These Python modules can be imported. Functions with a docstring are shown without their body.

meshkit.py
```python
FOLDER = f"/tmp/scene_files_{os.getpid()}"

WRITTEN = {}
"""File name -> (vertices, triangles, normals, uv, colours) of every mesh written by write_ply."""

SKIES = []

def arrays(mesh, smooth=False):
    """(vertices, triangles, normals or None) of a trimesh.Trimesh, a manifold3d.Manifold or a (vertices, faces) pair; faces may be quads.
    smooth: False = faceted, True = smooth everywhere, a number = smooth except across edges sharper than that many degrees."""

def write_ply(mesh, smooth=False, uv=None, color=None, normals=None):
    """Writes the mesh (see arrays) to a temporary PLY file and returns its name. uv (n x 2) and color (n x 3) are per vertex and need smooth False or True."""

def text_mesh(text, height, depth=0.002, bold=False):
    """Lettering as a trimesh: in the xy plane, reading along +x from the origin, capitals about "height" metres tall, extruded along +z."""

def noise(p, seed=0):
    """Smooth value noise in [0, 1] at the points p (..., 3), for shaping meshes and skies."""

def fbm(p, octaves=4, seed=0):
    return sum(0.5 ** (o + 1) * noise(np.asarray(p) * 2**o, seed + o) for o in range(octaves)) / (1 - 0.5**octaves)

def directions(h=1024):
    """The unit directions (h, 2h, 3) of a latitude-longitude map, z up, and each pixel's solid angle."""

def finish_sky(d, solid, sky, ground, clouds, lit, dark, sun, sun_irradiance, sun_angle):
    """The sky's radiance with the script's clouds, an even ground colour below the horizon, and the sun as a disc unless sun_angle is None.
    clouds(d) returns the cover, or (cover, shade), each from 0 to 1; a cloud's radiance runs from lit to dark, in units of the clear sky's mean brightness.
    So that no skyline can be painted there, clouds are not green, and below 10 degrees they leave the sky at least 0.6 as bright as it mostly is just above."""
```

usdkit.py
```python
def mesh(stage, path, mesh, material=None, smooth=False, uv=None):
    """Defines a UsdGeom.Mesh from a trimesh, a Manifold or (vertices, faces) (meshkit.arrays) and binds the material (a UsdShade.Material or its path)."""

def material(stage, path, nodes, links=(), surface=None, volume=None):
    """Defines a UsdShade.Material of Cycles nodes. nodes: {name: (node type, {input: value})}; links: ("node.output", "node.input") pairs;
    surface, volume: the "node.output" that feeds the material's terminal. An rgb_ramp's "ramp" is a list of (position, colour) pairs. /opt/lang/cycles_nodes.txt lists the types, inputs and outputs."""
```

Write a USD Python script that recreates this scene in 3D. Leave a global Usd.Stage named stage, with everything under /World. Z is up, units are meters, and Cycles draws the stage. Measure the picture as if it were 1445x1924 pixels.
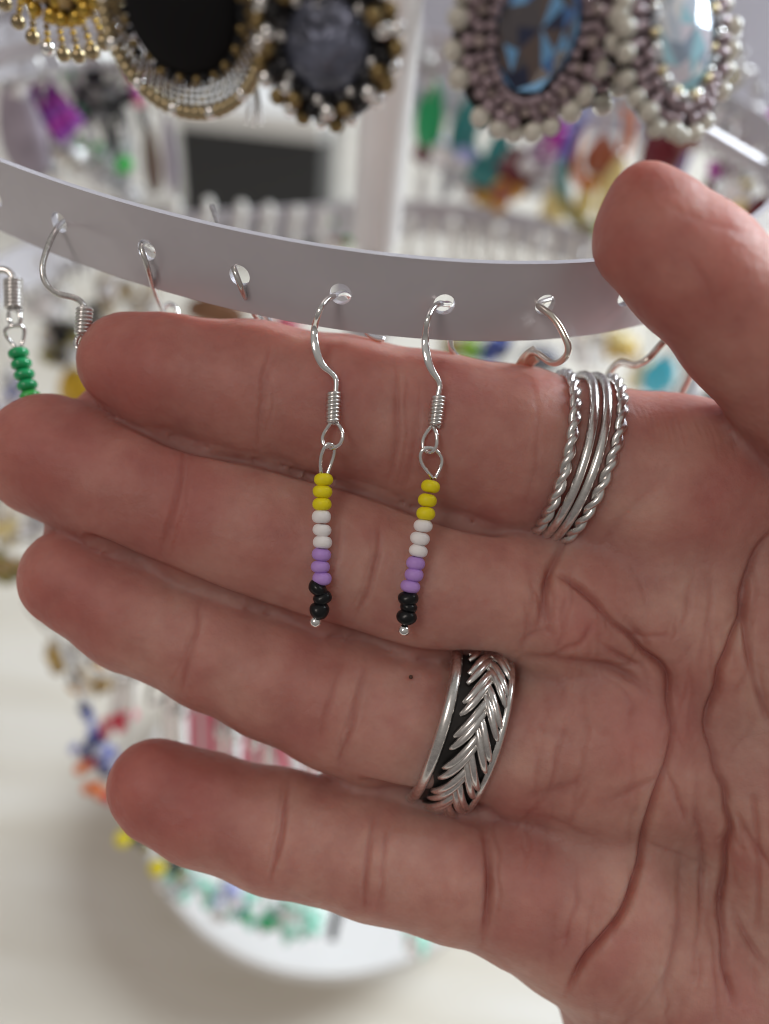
import math, random
import numpy as np, trimesh
from scipy.interpolate import CubicSpline
from scipy.spatial import cKDTree
import usdkit
from pxr import Usd, UsdGeom, UsdLux, UsdShade, Gf, Sdf, Vt

random.seed(7)
RNG = np.random.default_rng(7)
stage = Usd.Stage.CreateInMemory()
UsdGeom.SetStageUpAxis(stage, UsdGeom.Tokens.z)
UsdGeom.SetStageMetersPerUnit(stage, 1.0)
UsdGeom.Xform.Define(stage, '/World')
UsdGeom.Scope.Define(stage, '/World/Looks')

# ------------------------------------------------------------------ camera (lengths in mm, written out in metres)
PITCH, ROLL, FPX = 0.7128, 0.1135, 1500.0
CAM = np.array([6.976, -138.07, 237.5])
_f = np.array([0, math.cos(PITCH), -math.sin(PITCH)])
_x = np.array([1.0, 0, 0]); _y = np.cross(_f, _x)
_c, _s = math.cos(ROLL), math.sin(ROLL)
ROT = np.array([_c * _x - _s * _y, _s * _x + _c * _y, _f])
cam = UsdGeom.Camera.Define(stage, '/World/camera')
cam.CreateHorizontalApertureAttr(36.0); cam.CreateVerticalApertureAttr(36.0 * 1024 / 769)
cam.CreateFocalLengthAttr(36.0 * FPX / 1445)
cam.CreateFStopAttr(11.4); cam.CreateFocusDistanceAttr(0.0812)
cam.CreateClippingRangeAttr(Gf.Vec2f(0.005, 20.0))
cam.CreateExposureAttr(0.0)
M4 = Gf.Matrix4d(*[float(v) for v in np.block([[np.array([ROT[0], -ROT[1], -ROT[2]]), np.zeros((3, 1))], [CAM[None] * .001, np.ones((1, 1))]]).ravel()])
cam.AddTransformOp().Set(M4)

# ------------------------------------------------------------------ light: a window to the right and behind, a dim room, an added front fill
def rect_light(name, pos, target, w, h, inten, col):
    L = UsdLux.RectLight.Define(stage, '/World/' + name)
    L.CreateWidthAttr(w); L.CreateHeightAttr(h); L.CreateIntensityAttr(inten); L.CreateColorAttr(Gf.Vec3f(*col)); L.CreateNormalizeAttr(False)
    z = np.array(pos, float) - np.array(target, float); z /= np.linalg.norm(z)
    x = np.cross([0, 0, 1.0], z); x /= np.linalg.norm(x); y = np.cross(z, x)
    L.AddTransformOp().Set(Gf.Matrix4d(*[float(v) for v in np.block([[np.array([x, y, z]), np.zeros((3, 1))], [np.array(pos)[None], np.ones((1, 1))]]).ravel()]))
rect_light('window_light', (1.1, 0.64, 0.98), (0, 0, 0.12), 0.8, 0.8, 20.0, (0.86, 0.95, 1.0))
rect_light('added_front_fill', (-0.5, -0.75, 1.15), (0, 0, 0.15), 0.36, 0.36, 10.0, (1.0, 0.89, 0.82))  # added fill from the camera side, no real lamp stands there
dome = UsdLux.DomeLight.Define(stage, '/World/room_ambient')
dm = usdkit.material(stage, '/World/Looks/room_ambient', {
    'tc': ('texture_coordinate', {}), 'sx': ('separate_xyz', {}), 'mr': ('map_range', {'from_min': -0.4, 'from_max': 0.9, 'to_min': 0.0, 'to_max': 1.0, 'clamp': True}),
    'rp': ('rgb_ramp', {'ramp': [(0, (0.30, 0.27, 0.26)), (0.45, (0.43, 0.395, 0.365)), (1, (0.62, 0.60, 0.57))]}),
    'bg': ('background_shader', {'strength': 0.52})},
    [('tc.generated', 'sx.vector'), ('sx.z', 'mr.value'), ('mr.result', 'rp.fac'), ('rp.color', 'bg.color')], surface='bg.background')
UsdShade.MaterialBindingAPI.Apply(dome.GetPrim()).Bind(dm)

# ------------------------------------------------------------------ helpers
def W(u, v, d):
    """World point (mm) seen at photo pixel u, v at depth d."""
    c = np.stack(np.broadcast_arrays((np.asarray(u, float) - 722.5) / FPX * d, (np.asarray(v, float) - 962) / FPX * d, np.asarray(d, float)), -1)
    return c @ ROT + CAM
def PX(w):
    c = (np.asarray(w) - CAM) @ ROT.T
    return 722.5 + FPX * c[..., 0] / c[..., 2], 962 + FPX * c[..., 1] / c[..., 2], c[..., 2]
def Wp(pts, d=None):
    p = np.array(pts, float)
    return W(p[:, 0], p[:, 1], p[:, 2] if d is None else np.full(len(p), float(d)))
RA = dict(r=64.887, a=.0609, b=.074, c=-.0646, d=.0319)
def ring_r(t): return RA['r'] * (1 + RA['a'] * np.cos(2 * t) + RA['b'] * np.sin(2 * t) + RA['c'] * np.cos(3 * t) + RA['d'] * np.sin(3 * t))
def tilt(x, y): return -.011 * x - .0143 * y
BAND_H = 8.606
TIERS = [243.0, 204.61, 167.5, 126.0]
def on_ring(u, v, side, off=3.0, dmax=330):
    """Where the ray through pixel u, v meets the upright ring surface (off mm outside the bands), on its near or far side."""
    d = np.arange(38, dmax, .1); p = W(u, v, d)
    rho = np.hypot(p[:, 0], p[:, 1]); e = rho - ring_r(np.arctan2(p[:, 1], p[:, 0])) - off
    s = np.nonzero(np.diff(np.sign(e)))[0]
    if len(s) == 0:
        return p[np.argmin(e)]
    return p[s[0] if side == 'near' else s[-1]]
def depth(p): return float((np.asarray(p) - CAM) @ ROT[2])

MATS = {}
def mat(name, col, rough=.45, metal=0., trans=0., coat=0., spec=.5, var=0., vscale=400., bump=0., bscale=900., emit=None, ior=1.5, thin=0., aniso=0):
    if name in MATS: return MATS[name]
    n = {'p': ('principled_bsdf', dict(base_color=col, roughness=rough, metallic=metal, transmission_weight=trans, coat_weight=coat, specular_ior_level=spec, ior=ior))}
    if thin: n['p'][1].update(thin_film_thickness=thin, thin_film_ior=1.4)
    l = []
    if var or bump: n['tc'] = ('texture_coordinate', {})
    if var:
        n['nz'] = ('noise_texture', {'scale': vscale, 'detail': 4.0})
        n['rp'] = ('rgb_ramp', {'ramp': [(.25, tuple(c * (1 - var) for c in col)), (.75, tuple(min(1, c * (1 + var)) for c in col))]})
        n['nr'] = ('map_range', {'from_min': .3, 'from_max': .7, 'to_min': max(.02, rough - .12 * min(1, var * 3)), 'to_max': rough + .1 * min(1, var * 3), 'clamp': True})
        l += [('tc.object', 'nz.vector'), ('nz.fac', 'rp.fac'), ('rp.color', 'p.base_color'), ('nz.fac', 'nr.value'), ('nr.result', 'p.roughness')]
    if bump:
        n['bn'] = ('noise_texture', {'scale': bscale, 'detail': 3.0}); n['bu'] = ('bump', {'strength': 1.0, 'distance': bump * .001})
        l += [('tc.object', 'bn.vector'), ('bn.fac', 'bu.height'), ('bu.normal', 'p.normal')]
    MATS[name] = usdkit.material(stage, '/World/Looks/' + name, n, l, surface='p.BSDF')
    return MATS[name]
silver = mat('silver', (.74, .72, .70), .25, 1, var=.06, vscale=1500)
steel = mat('bright_silver', (.90, .89, .88), .13, 1)
darksilver = mat('oxidised_silver', (.03, .028, .027), .42, .6)
gold = mat('gold_wire', (.82, .62, .36), .22, 1)
bronze = mat('bronze_bead', (.26, .185, .08), .28, .85)
white_paint = mat('white_paint', (.58, .56, .60), .29, .3, coat=.15, var=.03, vscale=120, bump=.012, bscale=700)
base_paint = mat('white_base_paint', (.74, .74, .74), .3, coat=.2, var=.03, vscale=60)
PAL = dict(yellow=(.80, .68, .012), white=(.86, .83, .83), lavender=(.46, .27, .66), black=(.004, .004, .005), emerald=(.015, .34, .12), green=(.05, .42, .08), lime=(.30, .52, .04),
           red=(.55, .02, .05), orange=(.75, .17, .02), navy=(.02, .03, .16), blue=(.08, .12, .45), sky=(.10, .45, .65), aqua=(.36, .76, .62), purple=(.27, .03, .36), magenta=(.45, .03, .38),
           maroon=(.13, .012, .02), mauve=(.40, .33, .40), pink=(.80, .24, .34), rose=(.80, .20, .28), tan=(.42, .29, .12), amber=(.70, .34, .03), cream=(.78, .70, .56), olive=(.26, .22, .05), teal=(.03, .22, .22), violet=(.26, .20, .50), terracotta=(.38, .11, .05), paleyellow=(.85, .70, .30), mustard=(.62, .38, .02), charcoal=(.03, .03, .035), periwinkle=(.42, .46, .80))
def bead_mat(c, finish='gloss'):
    if finish == 'matte': return mat(c + '_matte_bead', PAL[c], .48, var=.05, vscale=900, spec=.3)
    if finish == 'glass': return mat(c + '_glass', tuple(min(1, x * 1.25 + .1) for x in PAL[c]), .08, trans=.6, coat=.3)
    return mat(c + '_bead', PAL[c], .3 if c == 'black' else .2, coat=.05 if c == 'black' else .25, spec=.3 if c == 'black' else .5)
crystal = mat('clear_crystal', (.93, .94, .97), .05, trans=.65, coat=.6)
pearl = mat('pearl_bead', (.78, .76, .74), .22, coat=.5, thin=380.)

# ---- shapes
def spline(p, n=40):
    p = np.asarray(p, float); t = np.r_[0, np.cumsum(np.maximum(1e-6, np.linalg.norm(np.diff(p, axis=0), axis=1)))]
    return CubicSpline(t, p)(np.linspace(0, t[-1], n))
def tube(p, r, n=10, closed=False, r2=None, ref=None):
    """A wire along p; r (and r2 for a flattened one, ref the direction it is thin in) may vary along it."""
    p = np.asarray(p, float); m = len(p)
    t = (np.roll(p, -1, 0) - np.roll(p, 1, 0)) if closed else np.gradient(p, axis=0)
    t /= np.maximum(1e-12, np.linalg.norm(t, axis=1, keepdims=True))
    N = np.zeros_like(p)
    if ref is not None:
        b = np.cross(t, ref); b /= np.maximum(1e-9, np.linalg.norm(b, axis=1, keepdims=True)); N = b
    else:
        a = np.array([0, 0, 1.0]) if abs(t[0, 2]) < .9 else np.array([1.0, 0, 0])
        N[0] = np.cross(t[0], a); N[0] /= np.linalg.norm(N[0])
        for i in range(1, m):
            N[i] = N[i - 1] - t[i] * (N[i - 1] @ t[i]); N[i] /= np.linalg.norm(N[i])
    B = np.cross(t, N)
    r = np.broadcast_to(np.asarray(r, float), m)[:, None]; r2 = r if r2 is None else np.broadcast_to(np.asarray(r2, float), m)[:, None]
    ph = np.linspace(0, 2 * np.pi, n, endpoint=False)
    V = (p[:, None] + (r * np.cos(ph))[..., None] * N[:, None] + (r2 * np.sin(ph))[..., None] * B[:, None]).reshape(-1, 3)
    F = []
    for i in range(m if closed else m - 1):
        a0, b0 = i * n, ((i + 1) % m) * n
        for k in range(n):
            q = (k + 1) % n; F += [(a0 + k, a0 + q, b0 + q), (a0 + k, b0 + q, b0 + k)]
    if not closed:
        V = np.vstack([V, p[0], p[-1]]); c0, c1, e = m * n, m * n + 1, (m - 1) * n
        for k in range(n):
            q = (k + 1) % n; F += [(c0, q, k), (c1, e + k, e + q)]
    return trimesh.Trimesh(V, F, process=False)
def frame(axis, up=(0.13, 0.37, .92)):
    z = np.asarray(axis, float) / np.linalg.norm(axis); x = np.cross(up, z); x /= np.linalg.norm(x)
    return np.array([x, np.cross(z, x), z])
def lathe(prof, centre, axis, n=20, sx=1., sy=1., up=(0.13, 0.37, .92)):
    """prof (radius, height) pairs turned round axis."""
    prof = np.array(prof, float); Fm = frame(axis, up); ph = np.linspace(0, 2 * np.pi, n, endpoint=False); m = len(prof)
    L = np.stack([prof[:, :1] * np.cos(ph) * sx, prof[:, :1] * np.sin(ph) * sy, np.repeat(prof[:, 1:], n, 1)], -1).reshape(-1, 3)
    F = []
    for i in range(m - 1):
        for k in range(n):
            q = (k + 1) % n; F += [(i * n + k, i * n + q, (i + 1) * n + q), (i * n + k, (i + 1) * n + q, (i + 1) * n + k)]
    me = trimesh.Trimesh(L @ Fm + np.asarray(centre), F, process=False)
    return me
def bead(centre, axis, R, H, n=20, m=11, hole=.3, wob=0.):
    a = np.linspace(-np.pi / 2, np.pi / 2, m); e = .95
    prof = [(R * (hole), -H * .40)] + [(R * (hole + (1 - hole) * abs(math.cos(t)) ** e), H / 2 * np.sign(math.sin(t)) * abs(math.sin(t)) ** e) for t in a] + [(R * hole, H * .40)]
    b = lathe(prof, (0, 0, 0), axis, n)
    if wob: b.vertices *= 1 + wob * np.sin(b.vertices @ np.array([2.1, 1.3, 1.7]) * 1.5 + R * 91)[:, None]
    b.vertices += np.asarray(centre)
    return b
_ico = {k: trimesh.creation.icosphere(subdivisions=k) for k in (1, 2, 3)}
def ball(c, r, k=2, s=(1, 1, 1), fr=None):
    v = _ico[k].vertices * np.asarray(s) * r
    if fr is not None: v = v @ np.asarray(fr)
    return trimesh.Trimesh(v + np.asarray(c), _ico[k].faces, process=False)
def helix(a, b, R, turns, wire, n=10, per=14):
    a, b = np.asarray(a, float), np.asarray(b, float); Fm = frame(b - a); t = np.linspace(0, 1, int(turns * per))
    p = a + np.outer(t, b - a) + R * (np.cos(t * turns * 2 * np.pi)[:, None] * Fm[0] + np.sin(t * turns * 2 * np.pi)[:, None] * Fm[1])
    return tube(p, wire, n)
def cat(*ms): return trimesh.util.concatenate(list(ms))

USED = {}
def uniq(parent, name):
    k = (parent, name); USED[k] = USED.get(k, -1) + 1
    return f'{parent}/{name}' + (f'_{USED[k]:03d}' if USED[k] else '')
class Thing:
    def __init__(s, name, label, category, loc, group=None, kind=None):
        s.path = uniq('/World', name); s.loc = np.asarray(loc, float)
        x = UsdGeom.Xform.Define(stage, s.path); x.AddTranslateOp().Set(Gf.Vec3d(*(s.loc * .001)))
        tag(x.GetPrim(), label, category, group, kind)
    def part(s, name, mesh, m, smooth=40, parent=None, label=None):
        path = uniq(parent or s.path, name)
        me = mesh.copy() if hasattr(mesh, 'copy') else mesh
        v = (np.asarray(me.vertices) - s.loc) * .001
        g = usdkit.mesh(stage, path, trimesh.Trimesh(v, me.faces, process=False), m, smooth)
        if label: g.GetPrim().SetCustomDataByKey('label', label)
        return path
def tag(p, label=None, category=None, group=None, kind=None):
    for k, v in (('label', label), ('category', category), ('group', group), ('kind', kind)):
        if v: p.SetCustomDataByKey(k, v)
def solid(name, mesh, m, label=None, category=None, group=None, kind=None, smooth=40):
    g = usdkit.mesh(stage, uniq('/World', name), trimesh.Trimesh(np.asarray(mesh.vertices) * .001, mesh.faces, process=False), m, smooth)
    tag(g.GetPrim(), label, category, group, kind)
    return g
def box(lo, hi): return trimesh.creation.box(bounds=[lo, hi])
def rbox(lo, hi, r):
    import manifold3d as m3
    lo, hi = np.array(lo, float) + r, np.array(hi, float) - r
    pts = [trimesh.creation.icosphere(subdivisions=2).vertices * r + [x, y, z] for x in (lo[0], hi[0]) for y in (lo[1], hi[1]) for z in (lo[2], hi[2])]
    return trimesh.Trimesh(np.vstack(pts)).convex_hull

# ------------------------------------------------------------------ setting
TZ = -18.0
table_m = usdkit.material(stage, '/World/Looks/white_table', {
    'tc': ('texture_coordinate', {}), 'mp': ('mapping', {'scale': (9, 60, 9), 'rotation': (0, 0, .5)}), 'nz': ('noise_texture', {'scale': 1.0, 'detail': 5.0}),
    'rp': ('rgb_ramp', {'ramp': [(.25, (.55, .50, .42)), (.5, (.64, .60, .53)), (.8, (.72, .70, .66))]}),
    'p': ('principled_bsdf', {'roughness': .42})}, [('tc.object', 'mp.vector'), ('mp.vector', 'nz.vector'), ('nz.fac', 'rp.fac'), ('rp.color', 'p.base_color')], surface='p.BSDF')
solid('table_top', rbox((-700, -320, TZ - 30), (700, 860, TZ), 4), table_m, 'white washed wooden table top under the earring stand', 'table', kind='structure')
solid('wall', box((-1500, 900, -900), (1500, 960, 1600)), mat('wall_paint', (.40, .38, .44), .85, var=.04, vscale=6, bump=.1, bscale=200), 'grey lavender painted wall behind the table', 'wall', kind='structure')

# ------------------------------------------------------------------ earring stand
hole_px = [(110, 418), (275, 470), (450, 518), (640, 553), (835, 573), (1025, 573)]
HOLES = [on_ring(u, v, 'near', 0.0) for u, v in hole_px]
haz = [math.atan2(p[1], p[0]) for p in HOLES]
hz = [p[2] - TIERS[1] - tilt(p[0], p[1]) + BAND_H for p in HOLES]
step = (2 * math.pi - (haz[-1] - haz[0])) / 33
AZ = haz + [haz[-1] + step * k for k in range(1, 33)]
HZ = hz + [float(np.mean(hz))] * 32
def band_mesh(ztop, rot=0.0, k0=1.0):
    V, F = [], []
    n = len(AZ); th_ = .8; rh = 1.12
    for i in range(n):
        a = AZ[i]; a0 = (AZ[i - 1] - (2 * math.pi if i == 0 else 0) + a) / 2; a1 = (a + (AZ[(i + 1) % n] + (2 * math.pi if i == n - 1 else 0))) / 2
        k = 8; side = np.linspace(-1, 1, k, endpoint=False)
        per = [(1, s) for s in side] + [(-s, 1) for s in side] + [(-1, -s) for s in side] + [(s, -1) for s in side]
        R0 = float(ring_r(a)); base = len(V); N = len(per)
        for lay in (0, 1):
            for j, (px_, pz_) in enumerate(per):
                aa = (a + (a1 - a) * px_) if px_ > 0 else (a + (a - a0) * px_); z = BAND_H * (pz_ + 1) / 2
                ang = math.atan2(pz_, px_)
                for lev in (0, 1):
                    if lev == 0: A, Z = aa, z
                    else: A, Z = a + rh * math.cos(ang) / R0, HZ[i] + rh * math.sin(ang)
                    r = float(ring_r(A)) * k0 - th_ * lay
                    x, y = r * math.cos(A + rot), r * math.sin(A + rot)
                    V.append((x, y, ztop - BAND_H + Z + tilt(x, y)))
        o = lambda lay, j, lev: base + lay * 2 * N + (j % N) * 2 + lev
        for j in range(N):
            for lay in (0, 1):
                q = [o(lay, j, 0), o(lay, j + 1, 0), o(lay, j + 1, 1), o(lay, j, 1)]
                if lay: q = q[::-1]
                F += [(q[0], q[1], q[2]), (q[0], q[2], q[3])]
            q = [o(0, j, 1), o(0, j + 1, 1), o(1, j + 1, 1), o(1, j, 1)]; F += [(q[0], q[1], q[2]), (q[0], q[2], q[3])]
            if k <= j < 2 * k or 3 * k <= j < 4 * k:
                q = [o(0, j + 1, 0), o(0, j, 0), o(1, j, 0), o(1, j + 1, 0)]; F += [(q[0], q[1], q[2]), (q[0], q[2], q[3])]
    m = trimesh.Trimesh(V, F, process=False); m.merge_vertices(digits_vertex=4)
    return m
st = Thing('earring_stand', 'white tiered earring stand with pierced ring bands round a central pole', 'earring stand', (0, 0, TZ))
for i, zt in enumerate(TIERS):
    st.part('ring_band', band_mesh(zt, 0 if i == 1 else .05 * i, .8 if i == 3 else 1), white_paint, 30)
PR = 4.2
pole = lathe([(0, 6), (PR, 6), (PR, 177.5), (PR - 1.1, 178), (PR - 1.1, 180.5), (PR - .3, 180.8), (PR, 181.4), (PR, 300), (0, 300)], (0, 0, 0), (0, 0, 1), 40)
st.part('pole', pole, mat('pole_paint', (.80, .78, .77), .3, coat=.3, var=.03, vscale=100), 40)
for zt in (167.5, 126.0):
    st.part('collar', lathe([(PR, -1.5), (PR + 2.6, -1.5), (PR + 3, -1), (PR + 3, 5.5), (PR + 2.6, 6), (PR, 6)], (0, 0, zt), (0, 0, 1), 40), white_paint, 30)
for i, zt in enumerate(TIERS):
    for a in ((-1.75, 1.12, 3.3), (3.14, .02, 1.5), (-1.6, 1.6), (-1.6, .6, 2.5))[i]:
        r = float(ring_r(a)) * (.8 if i == 3 else 1) - .4; e = np.array([r * math.cos(a), r * math.sin(a), zt - 5 + tilt(r * math.cos(a), r * math.sin(a))])
        s0 = np.array([PR * .9 * math.cos(a), PR * .9 * math.sin(a), zt + (17 if i == 1 else -5)])
        st.part('spoke', tube(np.linspace(s0, e, 4), 1.3, 10), white_paint)
RB = 59.6
st.part('foot', lathe([(0, TZ), (40, TZ), (41, TZ + 1), (41, .4), (0, .4)], (0, 0, 0), (0, 0, 1), 80), base_paint, 30)
st.part('base_disc', lathe([(0, 0.3), (RB - .8, 0.3), (RB, 1.2), (RB, 5), (RB - .4, 5.7), (RB - 1, 6), (0, 6)], (0, 0, 0), (0, 0, 1), 120), base_paint, 30)

# ------------------------------------------------------------------ hand: a signed distance field meshed by surface nets (camera millimetres: x right, y down, z away)
def cone_pts(chain):
    out = []
    for u, v, half, front in chain:
        z = front / (1 - half / FPX); out.append(((u - 722.5) / FPX * z, (v - 962) / FPX * z, z, half / FPX * z))
    return np.array(out)
FING = {
 'index': [(243, 682, 90, 82.6), (310, 705, 110, 81.9), (480, 739, 129, 81.6), (640, 770, 134, 81.5), (800, 813, 147, 81.5), (960, 849, 155, 81.7), (1100, 882, 151, 82)],
 'middle': [(96, 858, 115, 82.9), (250, 919, 126, 82.1), (400, 973, 134, 81.9), (480, 999, 138, 81.9), (640, 1044, 143, 81.8), (800, 1093, 137, 82.0), (960, 1119, 124, 82.3), (1060, 1140, 124, 82.4)],
 'ring': [(135, 1085, 92, 83.6), (250, 1151, 104, 83.1), (400, 1219, 106, 82.9), (520, 1269, 114, 82.7), (640, 1319, 122, 82.2), (720, 1342, 127, 82.2), (790, 1356, 121, 82.4), (820, 1360, 115, 83.0), (890, 1376, 113, 83.2), (960, 1390, 124, 82.6)],
 'pinky': [(282, 1470, 73, 84.0), (304, 1484, 86, 83.8), (380, 1518, 97, 83.3), (520, 1560, 107, 83), (700, 1601, 113, 82.8), (850, 1641, 114, 82.8), (960, 1660, 130, 82.4)],
 'thumb': [(1230, 440, 114, 69.5), (1304, 508, 121, 69.2), (1412, 614, 130, 70.5), (1615, 830, 150, 74), (1720, 1060, 190, 77)],
}
THUMB_TIP = [(1208, 362, 55, 71.5), (1228, 440, 100, 69.8)]
PALM = [
 [(1100, 882, 151, 82), (1250, 926, 166, 81.8), (1560, 1010, 205, 82)],
 [(1060, 1140, 122, 82.2), (1300, 1190, 155, 82.2), (1600, 1290, 195, 82.5)],
 [(1010, 1392, 128, 82.5), (1140, 1400, 152, 81.6), (1500, 1480, 195, 83)],
 [(985, 1668, 130, 82.4), (1110, 1700, 165, 81.6), (1300, 1800, 215, 81.6), (1640, 1960, 260, 82)],
 [(1255, 1922, 182, 82.6), (1640, 2060, 260, 82)],
 [(1720, 1060, 190, 77), (1560, 1180, 190, 78.5), (1495, 1500, 180, 79.8), (1530, 1850, 200, 80.6), (1700, 2080, 250, 82)],
 [(1640, 1960, 270, 82), (2050, 2150, 300, 84)],
]
WEBS = [[(u, v, 34, 88.0) for u, v in c] for c in (
 [(205, 783), (260, 806), (330, 835), (400, 853), (480, 870), (560, 890), (640, 911), (720, 938), (800, 967), (880, 990), (960, 1004)],
 [(150, 1003), (180, 1014), (250, 1046), (330, 1077), (400, 1108), (480, 1136), (560, 1161), (640, 1186), (720, 1212), (800, 1228), (880, 1232), (950, 1240)],
 [(668, 1464), (700, 1474), (740, 1484), (790, 1492), (850, 1505), (920, 1520)])]
def hand_mesh():
    h = .5
    lo = np.array([-46.0, -43, 64]); hi = np.array([82.0, 92, 121])
    n = np.ceil((hi - lo) / h).astype(int) + 1
    ax = [np.arange(n[i], dtype=np.float32) * h + lo[i] for i in range(3)]
    def seg_field(D, p0, p1, k):
        a, b, ra, rb = p0[:3], p1[:3], p0[3], p1[3]; m = max(ra, rb) + 7
        i0 = np.maximum(0, np.floor((np.minimum(a, b) - m - lo) / h).astype(int)); i1 = np.minimum(n, np.ceil((np.maximum(a, b) + m - lo) / h).astype(int) + 1)
        if (i1 <= i0).any(): return
        X, Y, Z = ax[0][i0[0]:i1[0], None, None], ax[1][None, i0[1]:i1[1], None], ax[2][None, None, i0[2]:i1[2]]
        ab = (b - a).astype(np.float32); L2 = float(ab @ ab)
        t = np.clip(((X - a[0]) * ab[0] + (Y - a[1]) * ab[1] + (Z - a[2]) * ab[2]) / max(L2, 1e-6), 0, 1)
        d = np.sqrt((X - a[0] - t * ab[0]) ** 2 + (Y - a[1] - t * ab[1]) ** 2 + (Z - a[2] - t * ab[2]) ** 2) - (ra + t * (rb - ra))
        S = D[i0[0]:i1[0], i0[1]:i1[1], i0[2]:i1[2]]
        if k > 0:
            hh = np.maximum(k - np.abs(S - d), 0) / k
            S[...] = np.minimum(S, d) - hh * hh * k * .25
        else: S[...] = np.minimum(S, d)
    def field(chains, k):
        D = np.full(n, 9.0, np.float32)
        for c in chains:
            q = cone_pts(c)
            for i in range(len(q) - 1): seg_field(D, q[i], q[i + 1], k)
        return D
    def smin(A, B, k):
        hh = np.maximum(k - np.abs(A - B), 0) / k
        return np.minimum(A, B) - hh * hh * k * .25
    P = field(PALM, 5.0)
    Fi = None
    for nm in ('index', 'middle', 'ring', 'pinky'):
        f = field([FING[nm]], 1.2) - .17
        Fi = f if Fi is None else smin(Fi, f, .2)
    Fi = smin(Fi, field(WEBS + [[(q[0], q[1], 62, 88.8) for q in c] for c in WEBS], .8), .25)
    D = smin(P, Fi, 1.8)
    T = field([FING['thumb'], THUMB_TIP], 1.6)
    D = smin(D, T, 2.0)
    from scipy.ndimage import gaussian_filter
    D = gaussian_filter(D, .6)
    # surface nets
    s = D < 0
    c = np.zeros(np.array(D.shape) - 1, np.int8)
    for i in (0, 1):
        for j in (0, 1):
            for k in (0, 1): c += s[i:i + c.shape[0], j:j + c.shape[1], k:k + c.shape[2]]
    act = np.argwhere((c > 0) & (c < 8)); idx = np.full(c.shape, -1, np.int32); idx[tuple(act.T)] = np.arange(len(act))
    acc = np.zeros((len(act), 3)); cnt = np.zeros(len(act))
    cor = [(i, j, k) for i in (0, 1) for j in (0, 1) for k in (0, 1)]
    val = {q: D[act[:, 0] + q[0], act[:, 1] + q[1], act[:, 2] + q[2]].astype(float) for q in cor}
    for q in cor:
        for a in range(3):
            if q[a] == 0:
                r = tuple(q[b] + (b == a) for b in range(3)); A, B = val[q], val[r]; cr = (A < 0) != (B < 0)
                t = np.where(cr, A / np.where(A - B == 0, 1, A - B), 0)
                pt = np.tile(np.array(q, float), (len(act), 1)); pt[:, a] += t
                acc[cr] += pt[cr]; cnt[cr] += 1
    V = (act + acc / cnt[:, None]) * h + lo
    F = []
    for a in range(3):
        b, d_ = (a + 1) % 3, (a + 2) % 3
        sl0 = [slice(None)] * 3; sl1 = [slice(None)] * 3; sl0[a] = slice(0, -1); sl1[a] = slice(1, None)
        e = np.argwhere(s[tuple(sl0)] != s[tuple(sl1)])
        e = e[(e[:, b] > 0) & (e[:, d_] > 0) & (e[:, b] < D.shape[b] - 1) & (e[:, d_] < D.shape[d_] - 1)]
        ins = s[tuple(e.T)]
        def at(db, dd):
            q = e.copy(); q[:, b] -= db; q[:, d_] -= dd; return idx[tuple(q.T)]
        q = np.stack([at(1, 1), at(0, 1), at(0, 0), at(1, 0)], 1)
        q[~ins] = q[~ins][:, ::-1]
        F.append(q[:, [0, 1, 2]]); F.append(q[:, [0, 2, 3]])
    F = np.vstack(F)
    from scipy.sparse import coo_matrix
    from scipy.sparse.csgraph import connected_components
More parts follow.
